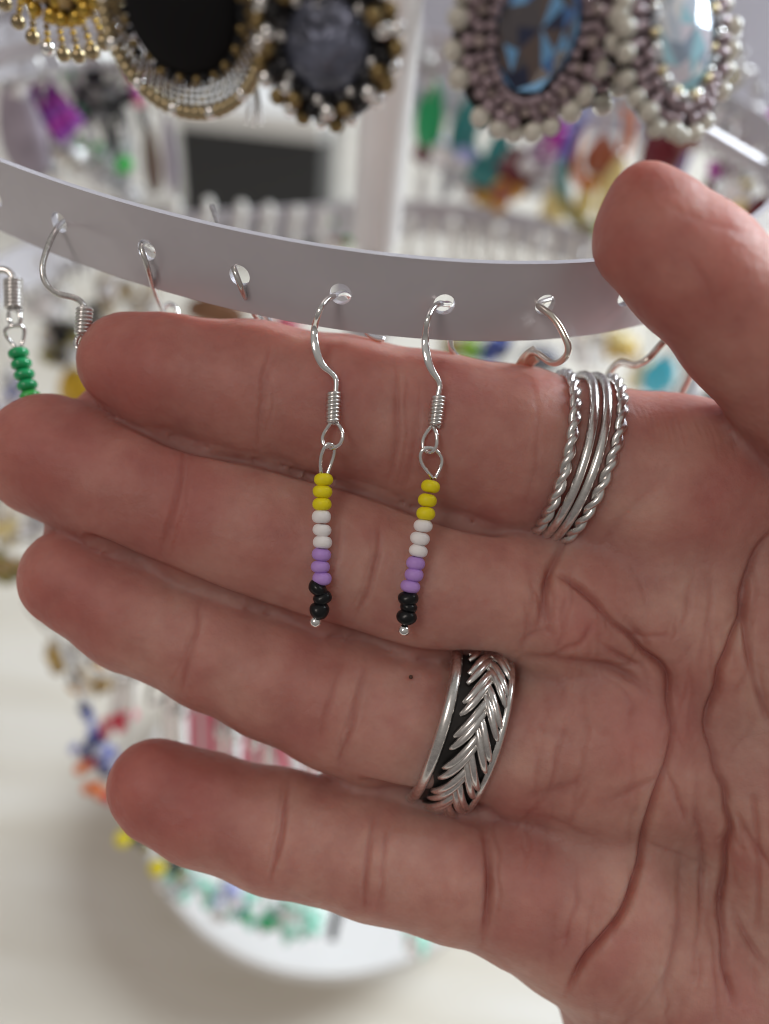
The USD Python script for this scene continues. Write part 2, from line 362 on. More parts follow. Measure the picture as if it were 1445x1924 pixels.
    _, lab = connected_components(coo_matrix((np.ones(len(F) * 2), (F[:, [0, 1]].ravel(), F[:, [1, 2]].ravel())), shape=(len(V), len(V))), directed=False)
    F = F[lab[F[:, 0]] == np.bincount(lab).argmax()]
    m = trimesh.Trimesh(V, F, process=False); m.remove_unreferenced_vertices()
    relax(m, 8)
    for umax, vmax, nmax, it in ((1560, 2040, .25, 6), (1480, 1960, .05, 4)):  # finer where the palm side is
        v_, f_ = m.vertices, m.faces
        u = 722.5 + FPX * v_[:, 0] / v_[:, 2]; v = 962 + FPX * v_[:, 1] / v_[:, 2]
        m = split(v_, f_, (m.face_normals[:, 2] < nmax) & (u[f_].mean(1) < umax) & (v[f_].mean(1) < vmax))
        relax(m, it)
    return m
def relax(m, n):
    """Taubin smoothing with a row-normalised neighbour matrix (every step an average, so nothing can spike)."""
    from scipy.sparse import coo_matrix, diags
    F, N = m.faces, len(m.vertices); i = F[:, [0, 1, 2, 1, 2, 0]].ravel(); j = F[:, [1, 2, 0, 0, 1, 2]].ravel()
    A = coo_matrix((np.ones(len(i)), (i, j)), shape=(N, N)).tocsr(); A.data[:] = 1
    A = diags(1 / np.maximum(1, np.asarray(A.sum(1)).ravel())) @ A; v = np.array(m.vertices)
    for _ in range(n):
        v = v + .5 * (A @ v - v); v = v - .515 * (A @ v - v)
    m.vertices = v
def split(V, F, sel):
    """Splits the chosen faces in four and closes the seam to the others."""
    E = np.sort(F[:, [[0, 1], [1, 2], [2, 0]]].reshape(-1, 2), 1); key = E[:, 0].astype(np.int64) * len(V) + E[:, 1]
    uk, inv = np.unique(key, return_inverse=True); inv = inv.reshape(-1, 3)
    on = np.zeros(len(uk), bool); on[inv[sel].ravel()] = True
    mid = np.full(len(uk), -1); mid[on] = len(V) + np.arange(on.sum())
    V = np.vstack([V, (V[uk[on] // len(V)] + V[uk[on] % len(V)]) / 2])
    M = mid[inv]; c = (M >= 0).sum(1); out = [F[c == 0]]
    q, k = F[c == 3], M[c == 3]
    out += [np.stack(x, 1) for x in ((q[:, 0], k[:, 0], k[:, 2]), (k[:, 0], q[:, 1], k[:, 1]), (k[:, 2], k[:, 1], q[:, 2]), (k[:, 0], k[:, 1], k[:, 2]))]
    for r in range(3):
        o = [r, (r + 1) % 3, (r + 2) % 3]
        w = (c == 1) & (M[:, r] >= 0); q, k = F[w][:, o], M[w][:, o]
        out += [np.stack(x, 1) for x in ((q[:, 0], k[:, 0], q[:, 2]), (k[:, 0], q[:, 1], q[:, 2]))]
        w = (c == 2) & (M[:, (r + 2) % 3] < 0); q, k = F[w][:, o], M[w][:, o]
        out += [np.stack(x, 1) for x in ((k[:, 0], q[:, 1], k[:, 1]), (q[:, 0], k[:, 0], k[:, 1]), (q[:, 0], k[:, 1], q[:, 2]))]
    return trimesh.Trimesh(V, np.vstack(out), process=False)
# creases: (pixels along them, depth mm, half width px)
CREASES = [
 ([(1040, 1075), (1090, 1110), (1150, 1168), (1210, 1220), (1246, 1262), (1259, 1320), (1265, 1390), (1246, 1460), (1226, 1520), (1206, 1600), (1180, 1685), (1130, 1765), (1062, 1872)], .85, 10),
 ([(975, 1240), (1060, 1236), (1120, 1245), (1180, 1270), (1225, 1305)], .45, 14),
 ([(972, 1226), (1000, 1193), (1033, 1182)], .35, 9), ([(1075, 1000), (1040, 1058), (1027, 1110), (1032, 1186)], .75, 10),
 ([(1150, 1150), (1190, 1180), (1225, 1240)], .3, 12),
 ([(1470, 980), (1412, 1065), (1390, 1150), (1362, 1240), (1340, 1310), (1334, 1370), (1350, 1440), (1367, 1520), (1362, 1600), (1355, 1700), (1364, 1800), (1372, 1900)], .75, 10),
 ([(1420, 1210), (1432, 1290), (1446, 1350)], .25, 10),
 ([(1285, 1590), (1277, 1680), (1272, 1770), (1232, 1890)], .3, 14), ([(1460, 1640), (1400, 1560), (1372, 1505)], .3, 10),
 ([(900, 1525), (914, 1590), (919, 1660), (914, 1720), (906, 1775)], .7, 11),
 ([(965, 1492), (1050, 1481), (1110, 1450)], .25, 18), ([(1120, 1512), (1190, 1482), (1242, 1462)], .3, 15),
 ([(985, 1370), (1050, 1376), (1090, 1395)], .15, 14),
 ([(985, 1235), (966, 1290), (985, 1312)], .6, 14),
 ([(512, 650), (496, 740), (486, 835)], .14, 8), ([(735, 690), (745, 790), (725, 915)], .16, 8), ([(780, 750), (775, 840), (745, 930)], .12, 8),
 ([(350, 845), (332, 930), (300, 1045)], .2, 8), ([(716, 985), (705, 1060), (668, 1160)], .18, 8), ([(640, 975), (632, 1050), (600, 1130)], .1, 9),
 ([(385, 1125), (362, 1210), (338, 1305)], .2, 8), ([(690, 1240), (668, 1330), (640, 1440)], .2, 8), ([(650, 1230), (622, 1310), (600, 1400)], .12, 8),
 ([(542, 1460), (530, 1560), (508, 1660)], .2, 9), ([(706, 1530), (690, 1620), (688, 1720)], .22, 8), ([(730, 1545), (722, 1620), (716, 1715)], .12, 7),
 ([(1165, 880), (1120, 960), (1070, 1015)], .2, 22), ([(1240, 905), (1165, 980), (1120, 1040)], .12, 16),  # first line is the shadow edge behind the ring, carved and tinted in
 ([(1235, 365), (1290, 402), (1350, 425), (1460, 450)], .05, 12), ([(1280, 470), (1330, 540), (1345, 600)], .1, 14),
 ([(1310, 1180), (1290, 1230), (1255, 1262)], .18, 11), ([(1408, 1075), (1403, 1180), (1420, 1290), (1452, 1370)], .4, 9), ([(1455, 1830), (1402, 1760), (1370, 1690)], .25, 9), ([(1310, 1500), (1318, 1620), (1312, 1760)], .22, 9),
 ([(1245, 1465), (1275, 1500), (1290, 1560)], .25, 9), ([(1000, 1100), (1018, 1150), (1000, 1192)], .3, 9), ([(1120, 1200), (1165, 1232), (1215, 1262)], .3, 9), ([(1412, 1480), (1425, 1600), (1420, 1760)], .25, 9), ([(1010, 1780), (1060, 1760), (1100, 1730)], .1, 10),
]
MOUNDS = [(1110, 1310, 110, .8), (1060, 1570, 120, .7), (1230, 1010, 150, .7), (1080, 1205, 45, .45), (1180, 1420, 70, .3), (1300, 1440, 40, -.35), (1290, 1250, 60, -.3), (1170, 1650, 60, .4), (1290, 1720, 60, .35), (1430, 1300, 70, .4), (1440, 1650, 90, .5),
          (240, 690, 90, .3), (90, 860, 100, .3), (140, 1090, 90, .3), (300, 1490, 90, .3), (610, 760, 90, .15), (560, 1010, 90, .2), (500, 1270, 80, .2), (900, 820, 90, .3), (900, 1090, 70, .3), (800, 1640, 80, .25)]
_rc = np.random.default_rng(21)
def _wob(pts, n, amp):
    p = spline(np.array(pts, float), n); p[1:-1] += _rc.normal(0, amp, (n - 2, 2)); return [tuple(x) for x in p]
for c, depth_, wd in [  # finger joints: several fine lines side by side
  ([(506, 640), (492, 740), (484, 850)], .16, 5), ([(520, 645), (508, 740), (500, 830)], .1, 4), ([(738, 680), (748, 790), (728, 915)], .2, 5), ([(756, 690), (764, 800), (742, 920)], .14, 4), ([(786, 720), (782, 840), (755, 930)], .12, 4),
  ([(348, 845), (330, 930), (298, 1045)], .24, 5), ([(362, 850), (346, 940), (318, 1050)], .12, 4), ([(716, 975), (706, 1060), (668, 1165)], .22, 5), ([(698, 1000), (688, 1070), (655, 1150)], .12, 4), ([(645, 975), (634, 1050), (600, 1130)], .1, 4),
  ([(386, 1125), (362, 1210), (336, 1308)], .24, 5), ([(372, 1130), (348, 1215), (322, 1295)], .12, 4), ([(690, 1235), (668, 1330), (640, 1450)], .24, 5), ([(672, 1300), (652, 1370), (630, 1430)], .16, 4), ([(652, 1230), (622, 1310), (600, 1400)], .12, 4),
  ([(544, 1455), (531, 1560), (506, 1665)], .24, 5), ([(530, 1470), (518, 1560), (498, 1640)], .12, 4), ([(708, 1525), (690, 1620), (688, 1725)], .24, 5), ([(728, 1560), (718, 1640), (716, 1715)], .16, 4),
  ([(1000, 700), (1010, 800), (985, 960)], .12, 6), ([(985, 1040), (1000, 1110), (985, 1200)], .14, 6), ([(930, 1540), (940, 1620), (934, 1740)], .2, 5)]:
    CREASES.append((_wob(c, 7, 2.5), depth_, wd))
for k in range(85):  # short wrinkles scattered over the palm, mostly running up and down it
    x0, y0 = _rc.uniform(960, 1440), _rc.uniform(1030, 1900); L_ = _rc.uniform(60, 190); an = _rc.choice([1.7, 1.5, 2.2, .4], p=[.5, .32, .12, .06]) + _rc.normal(0, .12)
    if x0 < 1060 + (y0 - 1850) * .9: continue
    CREASES.append((_wob([(x0, y0), (x0 + L_ * .5 * math.cos(an) + 5, y0 + L_ * .5 * math.sin(an)), (x0 + L_ * math.cos(an), y0 + L_ * math.sin(an))], 6, 2.5), _rc.uniform(.05, .14), _rc.uniform(4.5, 8)))
for k in range(26):  # fine parallel lines on the index knuckle side
    x0 = 1180 + k * 10 + _rc.uniform(-4, 4); y0 = 752 + (x0 - 1180) * .2
    CREASES.append(([(x0, y0), (x0 + 18, y0 + 28), (x0 + 30, y0 + _rc.uniform(50, 90))], .07, 3.5))
for ci, n_ in ((0, 9), (5, 9), (1, 3)):  # small branches leaving the main lines
    L_ = spline(np.array(CREASES[ci][0], float), 200)
    for k in range(n_):
        i = int(_rc.uniform(15, 175)); t_ = L_[i + 8] - L_[i - 8]; an = math.atan2(t_[1], t_[0]) + _rc.choice([-1, 1]) * _rc.uniform(.25, .7); l_ = _rc.uniform(50, 130)
        q = L_[i]; CREASES.append((_wob([tuple(q), (q[0] + l_ * .5 * math.cos(an), q[1] + l_ * .5 * math.sin(an) + 4), (q[0] + l_ * math.cos(an), q[1] + l_ * math.sin(an))], 6, 2.5), _rc.uniform(.1, .22), _rc.uniform(4.5, 7)))
for ci in (0, 5): CREASES[ci] = (_wob(CREASES[ci][0], 26, 2.2), CREASES[ci][1] * .7, CREASES[ci][2])
for c in WEBS: CREASES.append(([(q[0], q[1]) for q in c], .9, 7))  # their dark tint also paints the contact shade between the fingers
def near(u, v, pts, reach):
    p = spline(np.array(pts, float), 200); lo, hi = p.min(0) - reach, p.max(0) + reach
    k = np.nonzero((u > lo[0]) & (u < hi[0]) & (v > lo[1]) & (v < hi[1]))[0]
    return k, p, (cKDTree(p).query(np.stack([u[k], v[k]], 1))[0] if len(k) else np.zeros(0))
def build_hand():
    m = hand_mesh(); print('HAND', len(m.faces), m.euler_number, m.body_count)
    V = m.vertices.copy(); N = m.vertex_normals
    u = 722.5 + FPX * V[:, 0] / V[:, 2]; v = 962 + FPX * V[:, 1] / V[:, 2]
    fr = np.clip((-N[:, 2] - .05) / .4, 0, 1)
    thumb = V[:, 2] < 80.5
    disp = np.zeros(len(V)); cre = np.zeros(len(V))
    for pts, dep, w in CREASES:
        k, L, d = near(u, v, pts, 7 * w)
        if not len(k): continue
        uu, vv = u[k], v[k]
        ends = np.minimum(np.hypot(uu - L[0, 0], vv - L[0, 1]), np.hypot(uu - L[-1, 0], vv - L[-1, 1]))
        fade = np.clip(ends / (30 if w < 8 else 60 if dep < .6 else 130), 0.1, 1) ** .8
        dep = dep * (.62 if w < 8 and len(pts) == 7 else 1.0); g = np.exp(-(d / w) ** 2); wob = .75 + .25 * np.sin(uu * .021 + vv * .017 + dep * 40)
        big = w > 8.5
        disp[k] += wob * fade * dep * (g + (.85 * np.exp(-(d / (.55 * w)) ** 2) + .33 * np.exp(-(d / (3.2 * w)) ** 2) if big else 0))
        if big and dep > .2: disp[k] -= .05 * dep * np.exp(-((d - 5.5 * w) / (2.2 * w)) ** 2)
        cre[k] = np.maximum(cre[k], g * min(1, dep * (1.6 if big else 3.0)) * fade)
    for bu_, bv_, br_, bh_ in MOUNDS: disp -= bh_ * np.exp(-((u - bu_) ** 2 + (v - bv_) ** 2) / br_ ** 2)
    # soft unevenness of flesh, and wrinkle lines
    from meshkit import fbm
    try: nz = np.asarray(fbm(V * .16)).ravel(); nz2 = np.asarray(fbm(V * .55 + 31)).ravel()
    except Exception: nz = nz2 = np.zeros(len(V))
    V -= N * (disp * fr - .35 * (nz - nz.mean()) - .06 * (nz2 - nz2.mean()))[:, None]
    # redness: finger ends and patches, plus backlit glow painted in by the index base
    fl = np.zeros(len(V))
    for tu, tv, r in ((230, 690, 190), (420, 720, 210), (620, 770, 170), (800, 830, 150), (940, 870, 140), (300, 950, 170), (560, 1270, 150), (500, 1010, 130), (1260, 620, 240), (80, 860, 190), (130, 1085, 170), (285, 1480, 190), (1225, 440, 230), (1420, 900, 200), (1080, 1010, 120), (1000, 1580, 150), (1240, 1330, 130)):
        fl = np.maximum(fl, np.exp(-((u - tu) ** 2 + (v - tv) ** 2) / r ** 2) * (.9 if tu < 400 else .55))
    fl = np.clip(fl + .35 * (nz - nz.mean()) * 2, 0, 1)
    return V, m.faces, fl, np.clip(cre, 0, 1)
skin = usdkit.material(stage, '/World/Looks/skin', {
    'fl': ('attribute', {'attribute': 'flush_backlight'}), 'cr': ('attribute', {'attribute': 'crease_red_shade'}), 'tc': ('texture_coordinate', {}),
    'n1': ('noise_texture', {'scale': 130.0, 'detail': 5.0, 'roughness': .6}), 'n2': ('noise_texture', {'scale': 620.0, 'detail': 3.0}),
    'r1': ('rgb_ramp', {'ramp': [(.26, (.49, .285, .23)), (.5, (.43, .212, .172)), (.76, (.375, .145, .125))]}),
    'n4': ('noise_texture', {'scale': 340.0, 'detail': 4.0, 'roughness': .6}), 'r4': ('rgb_ramp', {'ramp': [(.3, (.92, .88, .88)), (.5, (1, 1, 1)), (.72, (1.07, 1.1, 1.1))]}), 'm4': ('mix_color', {'blend_type': 'multiply', 'fac': 1.0, 'use_clamp': False}),
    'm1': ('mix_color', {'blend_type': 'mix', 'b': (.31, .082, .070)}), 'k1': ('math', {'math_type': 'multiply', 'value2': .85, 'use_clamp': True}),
    'm2': ('mix_color', {'blend_type': 'mix', 'b': (.26, .07, .05)}), 'k2': ('math', {'math_type': 'multiply', 'value2': .5}),  # redder skin in creases, and shade painted in where fingers meet
    'mp': ('mapping', {'scale': (900, 900, 900)}), 'w': ('voronoi_texture', {'scale': 1.0}),
    'n3': ('noise_texture', {'scale': 1700.0, 'detail': 4.0, 'roughness': .65}), 'ad': ('math', {'math_type': 'multiply_add', 'value2': .5}),
    'bu': ('bump', {'strength': .6, 'distance': .00015}),
    'rr': ('map_range', {'from_min': .3, 'from_max': .7, 'to_min': .48, 'to_max': .62, 'clamp': True}),
    'p': ('principled_bsdf', {'subsurface_method': 'random_walk', 'subsurface_weight': .75, 'subsurface_scale': .0011, 'subsurface_radius': (1.0, .36, .22), 'specular_ior_level': .38, 'roughness': .5})},
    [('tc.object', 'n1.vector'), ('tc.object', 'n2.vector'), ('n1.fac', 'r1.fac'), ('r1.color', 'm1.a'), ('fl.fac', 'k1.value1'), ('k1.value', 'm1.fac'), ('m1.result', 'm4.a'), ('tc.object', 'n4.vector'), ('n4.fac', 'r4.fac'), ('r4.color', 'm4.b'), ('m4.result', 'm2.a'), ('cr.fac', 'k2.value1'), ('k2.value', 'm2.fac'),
     ('m2.result', 'p.base_color'), ('tc.object', 'mp.vector'), ('mp.vector', 'w.vector'), ('tc.object', 'n3.vector'), ('w.distance', 'ad.value1'), ('n3.fac', 'ad.value3'), ('ad.value', 'bu.height'), ('bu.normal', 'p.normal'),
     ('n2.fac', 'rr.value'), ('rr.result', 'p.roughness')], surface='p.BSDF')
HV, HF, flush_backlight, crease_red_shade = build_hand()
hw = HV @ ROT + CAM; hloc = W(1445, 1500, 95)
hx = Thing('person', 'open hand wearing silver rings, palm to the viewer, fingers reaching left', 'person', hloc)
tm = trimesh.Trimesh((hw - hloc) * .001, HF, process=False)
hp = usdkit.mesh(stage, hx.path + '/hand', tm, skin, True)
for nm, arr in (('flush_backlight', flush_backlight), ('crease_red_shade', crease_red_shade)):
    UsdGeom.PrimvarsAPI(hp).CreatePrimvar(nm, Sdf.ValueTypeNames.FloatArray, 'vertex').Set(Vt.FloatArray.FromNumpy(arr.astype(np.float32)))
HK = cKDTree(HV)
def skin_depth(u, v):
    """Depth of the hand's front surface at a pixel, or None."""
    uu = 722.5 + FPX * HV[:, 0] / HV[:, 2]; vv = 962 + FPX * HV[:, 1] / HV[:, 2]
    k = (abs(uu - u) < 7) & (abs(vv - v) < 7)
    return float(HV[k, 2].min()) if k.any() else None
hx.part('mole', ball(W(772, 1272, (skin_depth(772, 1272) or 83) + .05), .22, 2), mat('mole', (.07, .03, .02), .5), True)
# thumb nail, seen edge on along the top
nail = spline(np.array([W(1262, 352, 71.6), W(1310, 376, 71.2), W(1370, 412, 71.3), W(1430, 440, 71.9)]), 20)
nn = W(1330, 330, 71) - W(1300, 372, 71); nn /= np.linalg.norm(nn); bb = ROT[2]
gv = np.array([nail[i] + nn * (.55 * math.cos(q) - .15) + bb * (4.2 * math.sin(q) + 4.4) for i in range(20) for q in np.linspace(-1.35, 1.35, 9)])
gv2 = gv + nn * .35
nf = [(i * 9 + j, i * 9 + j + 1, (i + 1) * 9 + j + 1, (i + 1) * 9 + j) for i in range(19) for j in range(8)]
nail_m = cat(trimesh.Trimesh(*usdkit.meshkit.arrays((gv2, np.array(nf)))[:2], process=False), trimesh.Trimesh(*usdkit.meshkit.arrays((gv, np.array(nf)[:, ::-1]))[:2], process=False))
hx.part('thumb_nail', nail_m, mat('nail', (.55, .33, .27), .28, coat=.3), True)

# ------------------------------------------------------------------ finger rings
def ring_circle(top, bot, bulge, zc, half_depth, n=140, du=0.0):
    """Closed loop round a finger: top and bottom pixels of its visible half, bulge px towards the palm at the front."""
    T, B = W(top[0], top[1], zc), W(bot[0], bot[1], zc); C = (T + B) / 2; a = (T - B) / 2
    Fp = W((top[0] + bot[0]) / 2 + bulge, (top[1] + bot[1]) / 2 + bulge * .17, zc - half_depth) - C
    t = np.linspace(0, 2 * np.pi, n, endpoint=False)
    return C + np.outer(np.cos(t), a) + np.outer(np.sin(t), Fp), C
def twisted(p, R, wire, turns, n=7):
    m = len(p); t = np.roll(p, -1, 0) - np.roll(p, 1, 0); t /= np.linalg.norm(t, axis=1, keepdims=True)
    c = p.mean(0); nr = p - c; nr -= t * (nr * t).sum(1, keepdims=True); nr /= np.linalg.norm(nr, axis=1, keepdims=True); b = np.cross(t, nr)
    ph = np.linspace(0, 2 * np.pi * turns, m, endpoint=False)
    return [tube(p + R * (np.cos(ph + o)[:, None] * nr + np.sin(ph + o)[:, None] * b), wire, n, True) for o in (0, np.pi)]
rg = Thing('stacked_ring', 'silver ring of four thin bands, twisted and plain, on the index finger', 'ring', W(1080, 860, 90))
HD = 9.6
for k, (tp, bt, bu_, kind) in enumerate([((1060, 703), (986, 1004), 44, 't'), ((1094, 705), (1000, 1012), 50, 'p'), ((1117, 707), (1013, 1019), 54, 'p'), ((1144, 711), (1030, 1023), 58, 't')]):
    zc = 90.3
    p, C = ring_circle(tp, bt, bu_, zc, HD - .1 * k, 420 if kind == 't' else 140)
    if kind == 'p': rg.part('plain_band', tube(p, .52, 12, True), silver, True)
    else:
        A, B = twisted(p, .29, .41, 16)
        q = rg.part('twisted_band', A, silver, True); rg.part('twisted_band', B, silver, True)
br = Thing('braided_ring', 'wide silver ring with a braid between plain rims on the ring finger', 'ring', W(880, 1370, 90))
ZC = 90.2; HDB = 9.1
def brp(s): # loop at fraction s across the ring (0 finger-tip side, 1 palm side)
    tp = np.array([842, 1217]) * (1 - s) + np.array([954, 1238]) * s; bt = np.array([757, 1499]) * (1 - s) + np.array([872, 1525]) * s
    return ring_circle(tp, bt, 26 + 8 * s, ZC, HDB, 560)
p0, c0 = brp(0.07); p1, c1 = brp(.94)
br.part('rim', tube(p0, .62, 12, True, r2=.5), silver, True); br.part('rim', tube(p1, .42, 12, True), silver, True)
n_ = 200; pa, pb = brp(.05)[0][::4], brp(.96)[0][::4]
ca, cb = pa.mean(0), pb.mean(0)
lay = [ca + (pa - ca) * .985, cb + (pb - cb) * .985, cb + (pb - cb) * .93, ca + (pa - ca) * .93]
mm = len(lay[0]); Vb = np.vstack(lay); Fb = []
for l in range(4):
    for i in range(mm):
        j = (i + 1) % mm; a_, b_ = l * mm, ((l + 1) % 4) * mm; Fb += [(a_ + i, a_ + j, b_ + j), (a_ + i, b_ + j, b_ + i)]
bm = trimesh.Trimesh(Vb, Fb, process=False); bm.fix_normals()
br.part('dark_band', bm, darksilver, 40)
pc0, pc1 = brp(.24)[0], brp(.93)[0]; mid = (pc0 + pc1) / 2; acr = (pc1 - pc0) / 2; cm_ = mid.mean(0)
tt = np.roll(mid, -1, 0) - np.roll(mid, 1, 0); tt /= np.linalg.norm(tt, axis=1, keepdims=True)
nr = mid - cm_; nr -= tt * (nr * tt).sum(1, keepdims=True); nr /= np.linalg.norm(nr, axis=1, keepdims=True)
def on_band(i, t, h):
    i = np.asarray(i, float) % len(mid); k = np.floor(i).astype(int); f = (i - k)[:, None]; q = (k + 1) % len(mid)
    m_ = lambda A: A[k] * (1 - f) + A[q] * f
    return m_(mid) + m_(acr) * np.asarray(t)[:, None] + m_(nr) * np.asarray(h)[:, None]
NB = 16; pit = len(mid) / NB; w01 = np.linspace(0, 1, 12)
for k in range(NB):
    for side in (-1, 1):
        i0 = (k + (.5 if side > 0 else 0)) * pit; ws = []
        for w_ in (-1, 1):
            t = side * (.93 - 1.12 * w01 ** .95); h = -.05 + .72 * np.sin(np.pi * (w01 * .84 + .1))
            i = i0 + (1 - w01 ** 1.1) * pit * 1.4 + w_ * pit * .185
            ws.append(tube(on_band(i, t, h), .43 * (1 - .4 * np.abs(2 * w01 - 1) ** 4), 10))
        br.part('braid_strand', cat(*ws), silver, True)
# ------------------------------------------------------------------ earrings on the focused band
VIEW = ROT[2]
def hook_mesh(pts, wire=.36, flat=None):
    p = spline(Wp(pts), 70)
    if flat is None: return tube(p, wire, 10)
    u, v, d = PX(p); s = np.exp(-((v - flat[0]) / flat[1]) ** 2) * (d < flat[2])
    return tube(p, wire * (1 + .32 * s), 12, r2=wire * (1 - .5 * s), ref=VIEW)
def coil(t, top, bot, Rpx, turns, d, wire=.22):
    a, b = W(top[0], top[1], d), W(bot[0], bot[1], d); t.part('coil', helix(a, b, Rpx * d / FPX, turns, wire), silver, True)
    t.part('wire_core', tube(np.linspace(a, b, 3), .35, 8), silver)
def hole_d(i): return depth(HOLES[i])
heroes = [
 dict(label='yellow, white, lavender and black beaded earring with a crooked black bead, left of the pair', hole=3,
      hook=[(626, 557, -.5), (612, 566, -1.2), (599, 588, -1.7), (591, 618, 80.2), (591, 642, 80.0), (597, 668, 80.0), (607, 687, 80.2), (620, 699, 80.4), (630, 710, 80.5), (632, 724, 80.5), (631, 742, 80.5)],
      tail=[(640, 551, 1.2), (655, 556, 3.2), (668, 580, 4.8), (686, 620, 5.4), (722, 637, 5.6)],
      coil=((627, 738), (625, 795)), loop=[(622, 793), (610, 812), (606, 828), (612, 839), (624, 842), (638, 835), (644, 820), (641, 806), (632, 794)],
      eye=[(604, 892), (602, 868), (607, 846), (616, 835), (625, 836), (628, 850), (622, 872), (615, 892)],
      beads=[(608, 901), (606, 924), (605, 947), (604, 971), (605, 996), (606, 1019), (604, 1042), (602, 1065), (605, 1087), (597, 1106), (606, 1124), (600, 1147)], tip=(593, 1168)),
 dict(label='yellow, white, lavender and black beaded earring hanging slanted, right of the pair', hole=4,
      hook=[(822, 572, -.5), (811, 583, -1.2), (803, 604, -1.7), (799, 634, 80.2), (801, 662, 80.0), (807, 686, 80.0), (815, 702, 80.2), (823, 714, 80.4), (826, 722, 80.5), (825, 734, 80.5), (823, 748, 80.5)],
      tail=[(835, 571, 1.2), (846, 574, 3.2), (850, 600, 4.8), (846, 640, 5.4), (858, 668, 6.5)],
      coil=((824, 746), (817, 800)), loop=[(812, 799), (800, 815), (794, 832), (798, 846), (808, 850), (818, 842), (821, 826), (818, 810), (812, 800)],
      eye=[(813, 900), (800, 882), (790, 862), (793, 847), (805, 841), (820, 847), (830, 862), (826, 882), (817, 900)],
      beads=[(809, 914), (803, 940), (800, 965), (795, 988), (789, 1012), (786, 1035), (781, 1058), (778, 1080), (771, 1102), (767, 1124), (768, 1141), (764, 1159)], tip=(759, 1184))]
COLS = ['yellow'] * 3 + ['white'] * 3 + ['lavender'] * 3 + ['black'] * 3
for hi_, H in enumerate(heroes):
    d0 = hole_d(H['hole'])
    e = Thing('beaded_earring', H['label'], 'earring', HOLES[H['hole']])
    pts = [(a, b, d0 + c if abs(c) < 20 else c) for a, b, c in H['tail'][::-1]] + [(a, b, d0 + c if abs(c) < 20 else c) for a, b, c in H['hook']]
    e.part('hook', hook_mesh(pts, .31, (655 if hi_ == 0 else 665, 40, 80.35)), steel, True)
    dB = 80.45
    coil(e, H['coil'][0], H['coil'][1], 10, 8, dB)
    zz = np.linspace(0, 1, len(H['loop'])); lp = [(a, b, dB + .5 * math.sin(6.28 * z)) for (a, b), z in zip(H['loop'], zz)]
    e.part('loop', tube(spline(Wp(lp), 44), .22, 10), steel, True)
    lp = [(a, b, dB + .45 * math.cos(6.28 * z + .6)) for (a, b), z in zip(H['eye'], np.linspace(0, 1, len(H['eye'])))]
    e.part('eye_pin', tube(spline(Wp(lp), 44), .21, 10), steel, True)
    bp = Wp(H['beads'], dB)
    pin = np.vstack([bp, W(*H['tip'], dB)])
    ax0 = bp[-1] - bp[0]
    for k, c in enumerate(bp):
        ax = ax0 + RNG.normal(0, .06, 3) * np.linalg.norm(ax0)
        if c_ := COLS[k] == 'black':
            sw = {0: {9: (-.75, .1), 10: (.38, .2), 11: (-.1, .1)}, 1: {9: (.12, .2), 10: (.05, -.1), 11: (-.15, .15)}}[hi_][k]
            ax = ax0 / np.linalg.norm(ax0) + sw[0] * ROT[0] + sw[1] * ROT[2]
        R = (18.2 + RNG.uniform(-.7, .7)) * dB / FPX; Hh = (23.6 + RNG.uniform(-1, 1)) * dB / FPX
        if COLS[k] == 'black': R *= (1.04, .98, 1.02)[k - 9] ; Hh *= ((1.1, 1.05, 1.25), (1.05, .8, 1.2))[hi_][k - 9]
        e.part('bead', bead(c, ax, R, Hh, 32, 15, .34, wob=.045 if COLS[k] == 'black' else .015), bead_mat(COLS[k], 'gloss' if COLS[k] == 'black' else 'matte'), True)
    e.part('ball_tip', ball(pin[-1], 11.5 * dB / FPX, 3), steel, True)

def band_hook(name, label, hole, pts, extra=None, cat_='earring', wire=.33, m=silver):
    d0 = hole_d(hole) if hole is not None else None
    q = [(a, b, (d0 + c) if (d0 and abs(c) < 25) else c) for a, b, c in pts]
    e = Thing(name, label, cat_, Wp(q)[0]); e.part('hook', hook_mesh(q, wire), m, True)
    return e
e = band_hook('hook_earring', 'silver ear hook curving down to a coil at the left end of the white band', 0,
    [(150, 440, 3.5), (128, 418, 2.5), (112, 424, .4), (102, 438, -1), (86, 475, -2.2), (80, 505, -2.6), (88, 535, -2.4), (110, 552, -2), (138, 559, -1.6), (152, 567, -1.3), (157, 584, -1.2)])
d0 = hole_d(0) - 1.2
coil(e, (159, 580), (155, 630), 12, 7, d0); e.part('loop', tube(spline(Wp([(150, 628, d0), (143, 642, d0 + .4), (146, 655, d0), (158, 664, d0 + .5), (170, 668, d0 + .5)]), 24), .26, 8), steel, True)
e = band_hook('hook_earring', 'thin silver ear hook in the second hole of the band, running behind the index fingertip', 1,
    [(300, 480, 4), (285, 466, 2.6), (270, 458, .2), (266, 464, -.8), (274, 492, -.6), (285, 530, 2), (298, 566, 5.5), (312, 596, 9), (322, 640, 13)], wire=.27)
d0 = hole_d(1) + 10
e.part('loop', tube(spline(Wp([(318, 600, d0), (308, 584, d0), (318, 572, d0), (330, 578, d0), (334, 592, d0), (338, 610, d0)]), 24), .3, 8), steel, True)
e = band_hook('hook_earring', 'silver ear hook in the third band hole, with bright wire ends above the index finger', 2,
    [(398, 388, 9), (410, 425, 7), (432, 480, 3.5), (440, 502, .2), (441, 508, -.8), (450, 532, -.5), (463, 562, 2), (478, 590, 5.5), (492, 612, 9), (500, 660, 13)], wire=.3)
d0 = hole_d(2) + 10
for a, b in (((484, 592), (498, 616)), ((497, 590), (518, 622))): e.part('wire', tube(np.linspace(W(*a, d0), W(*b, d0), 3), .38, 8), steel)
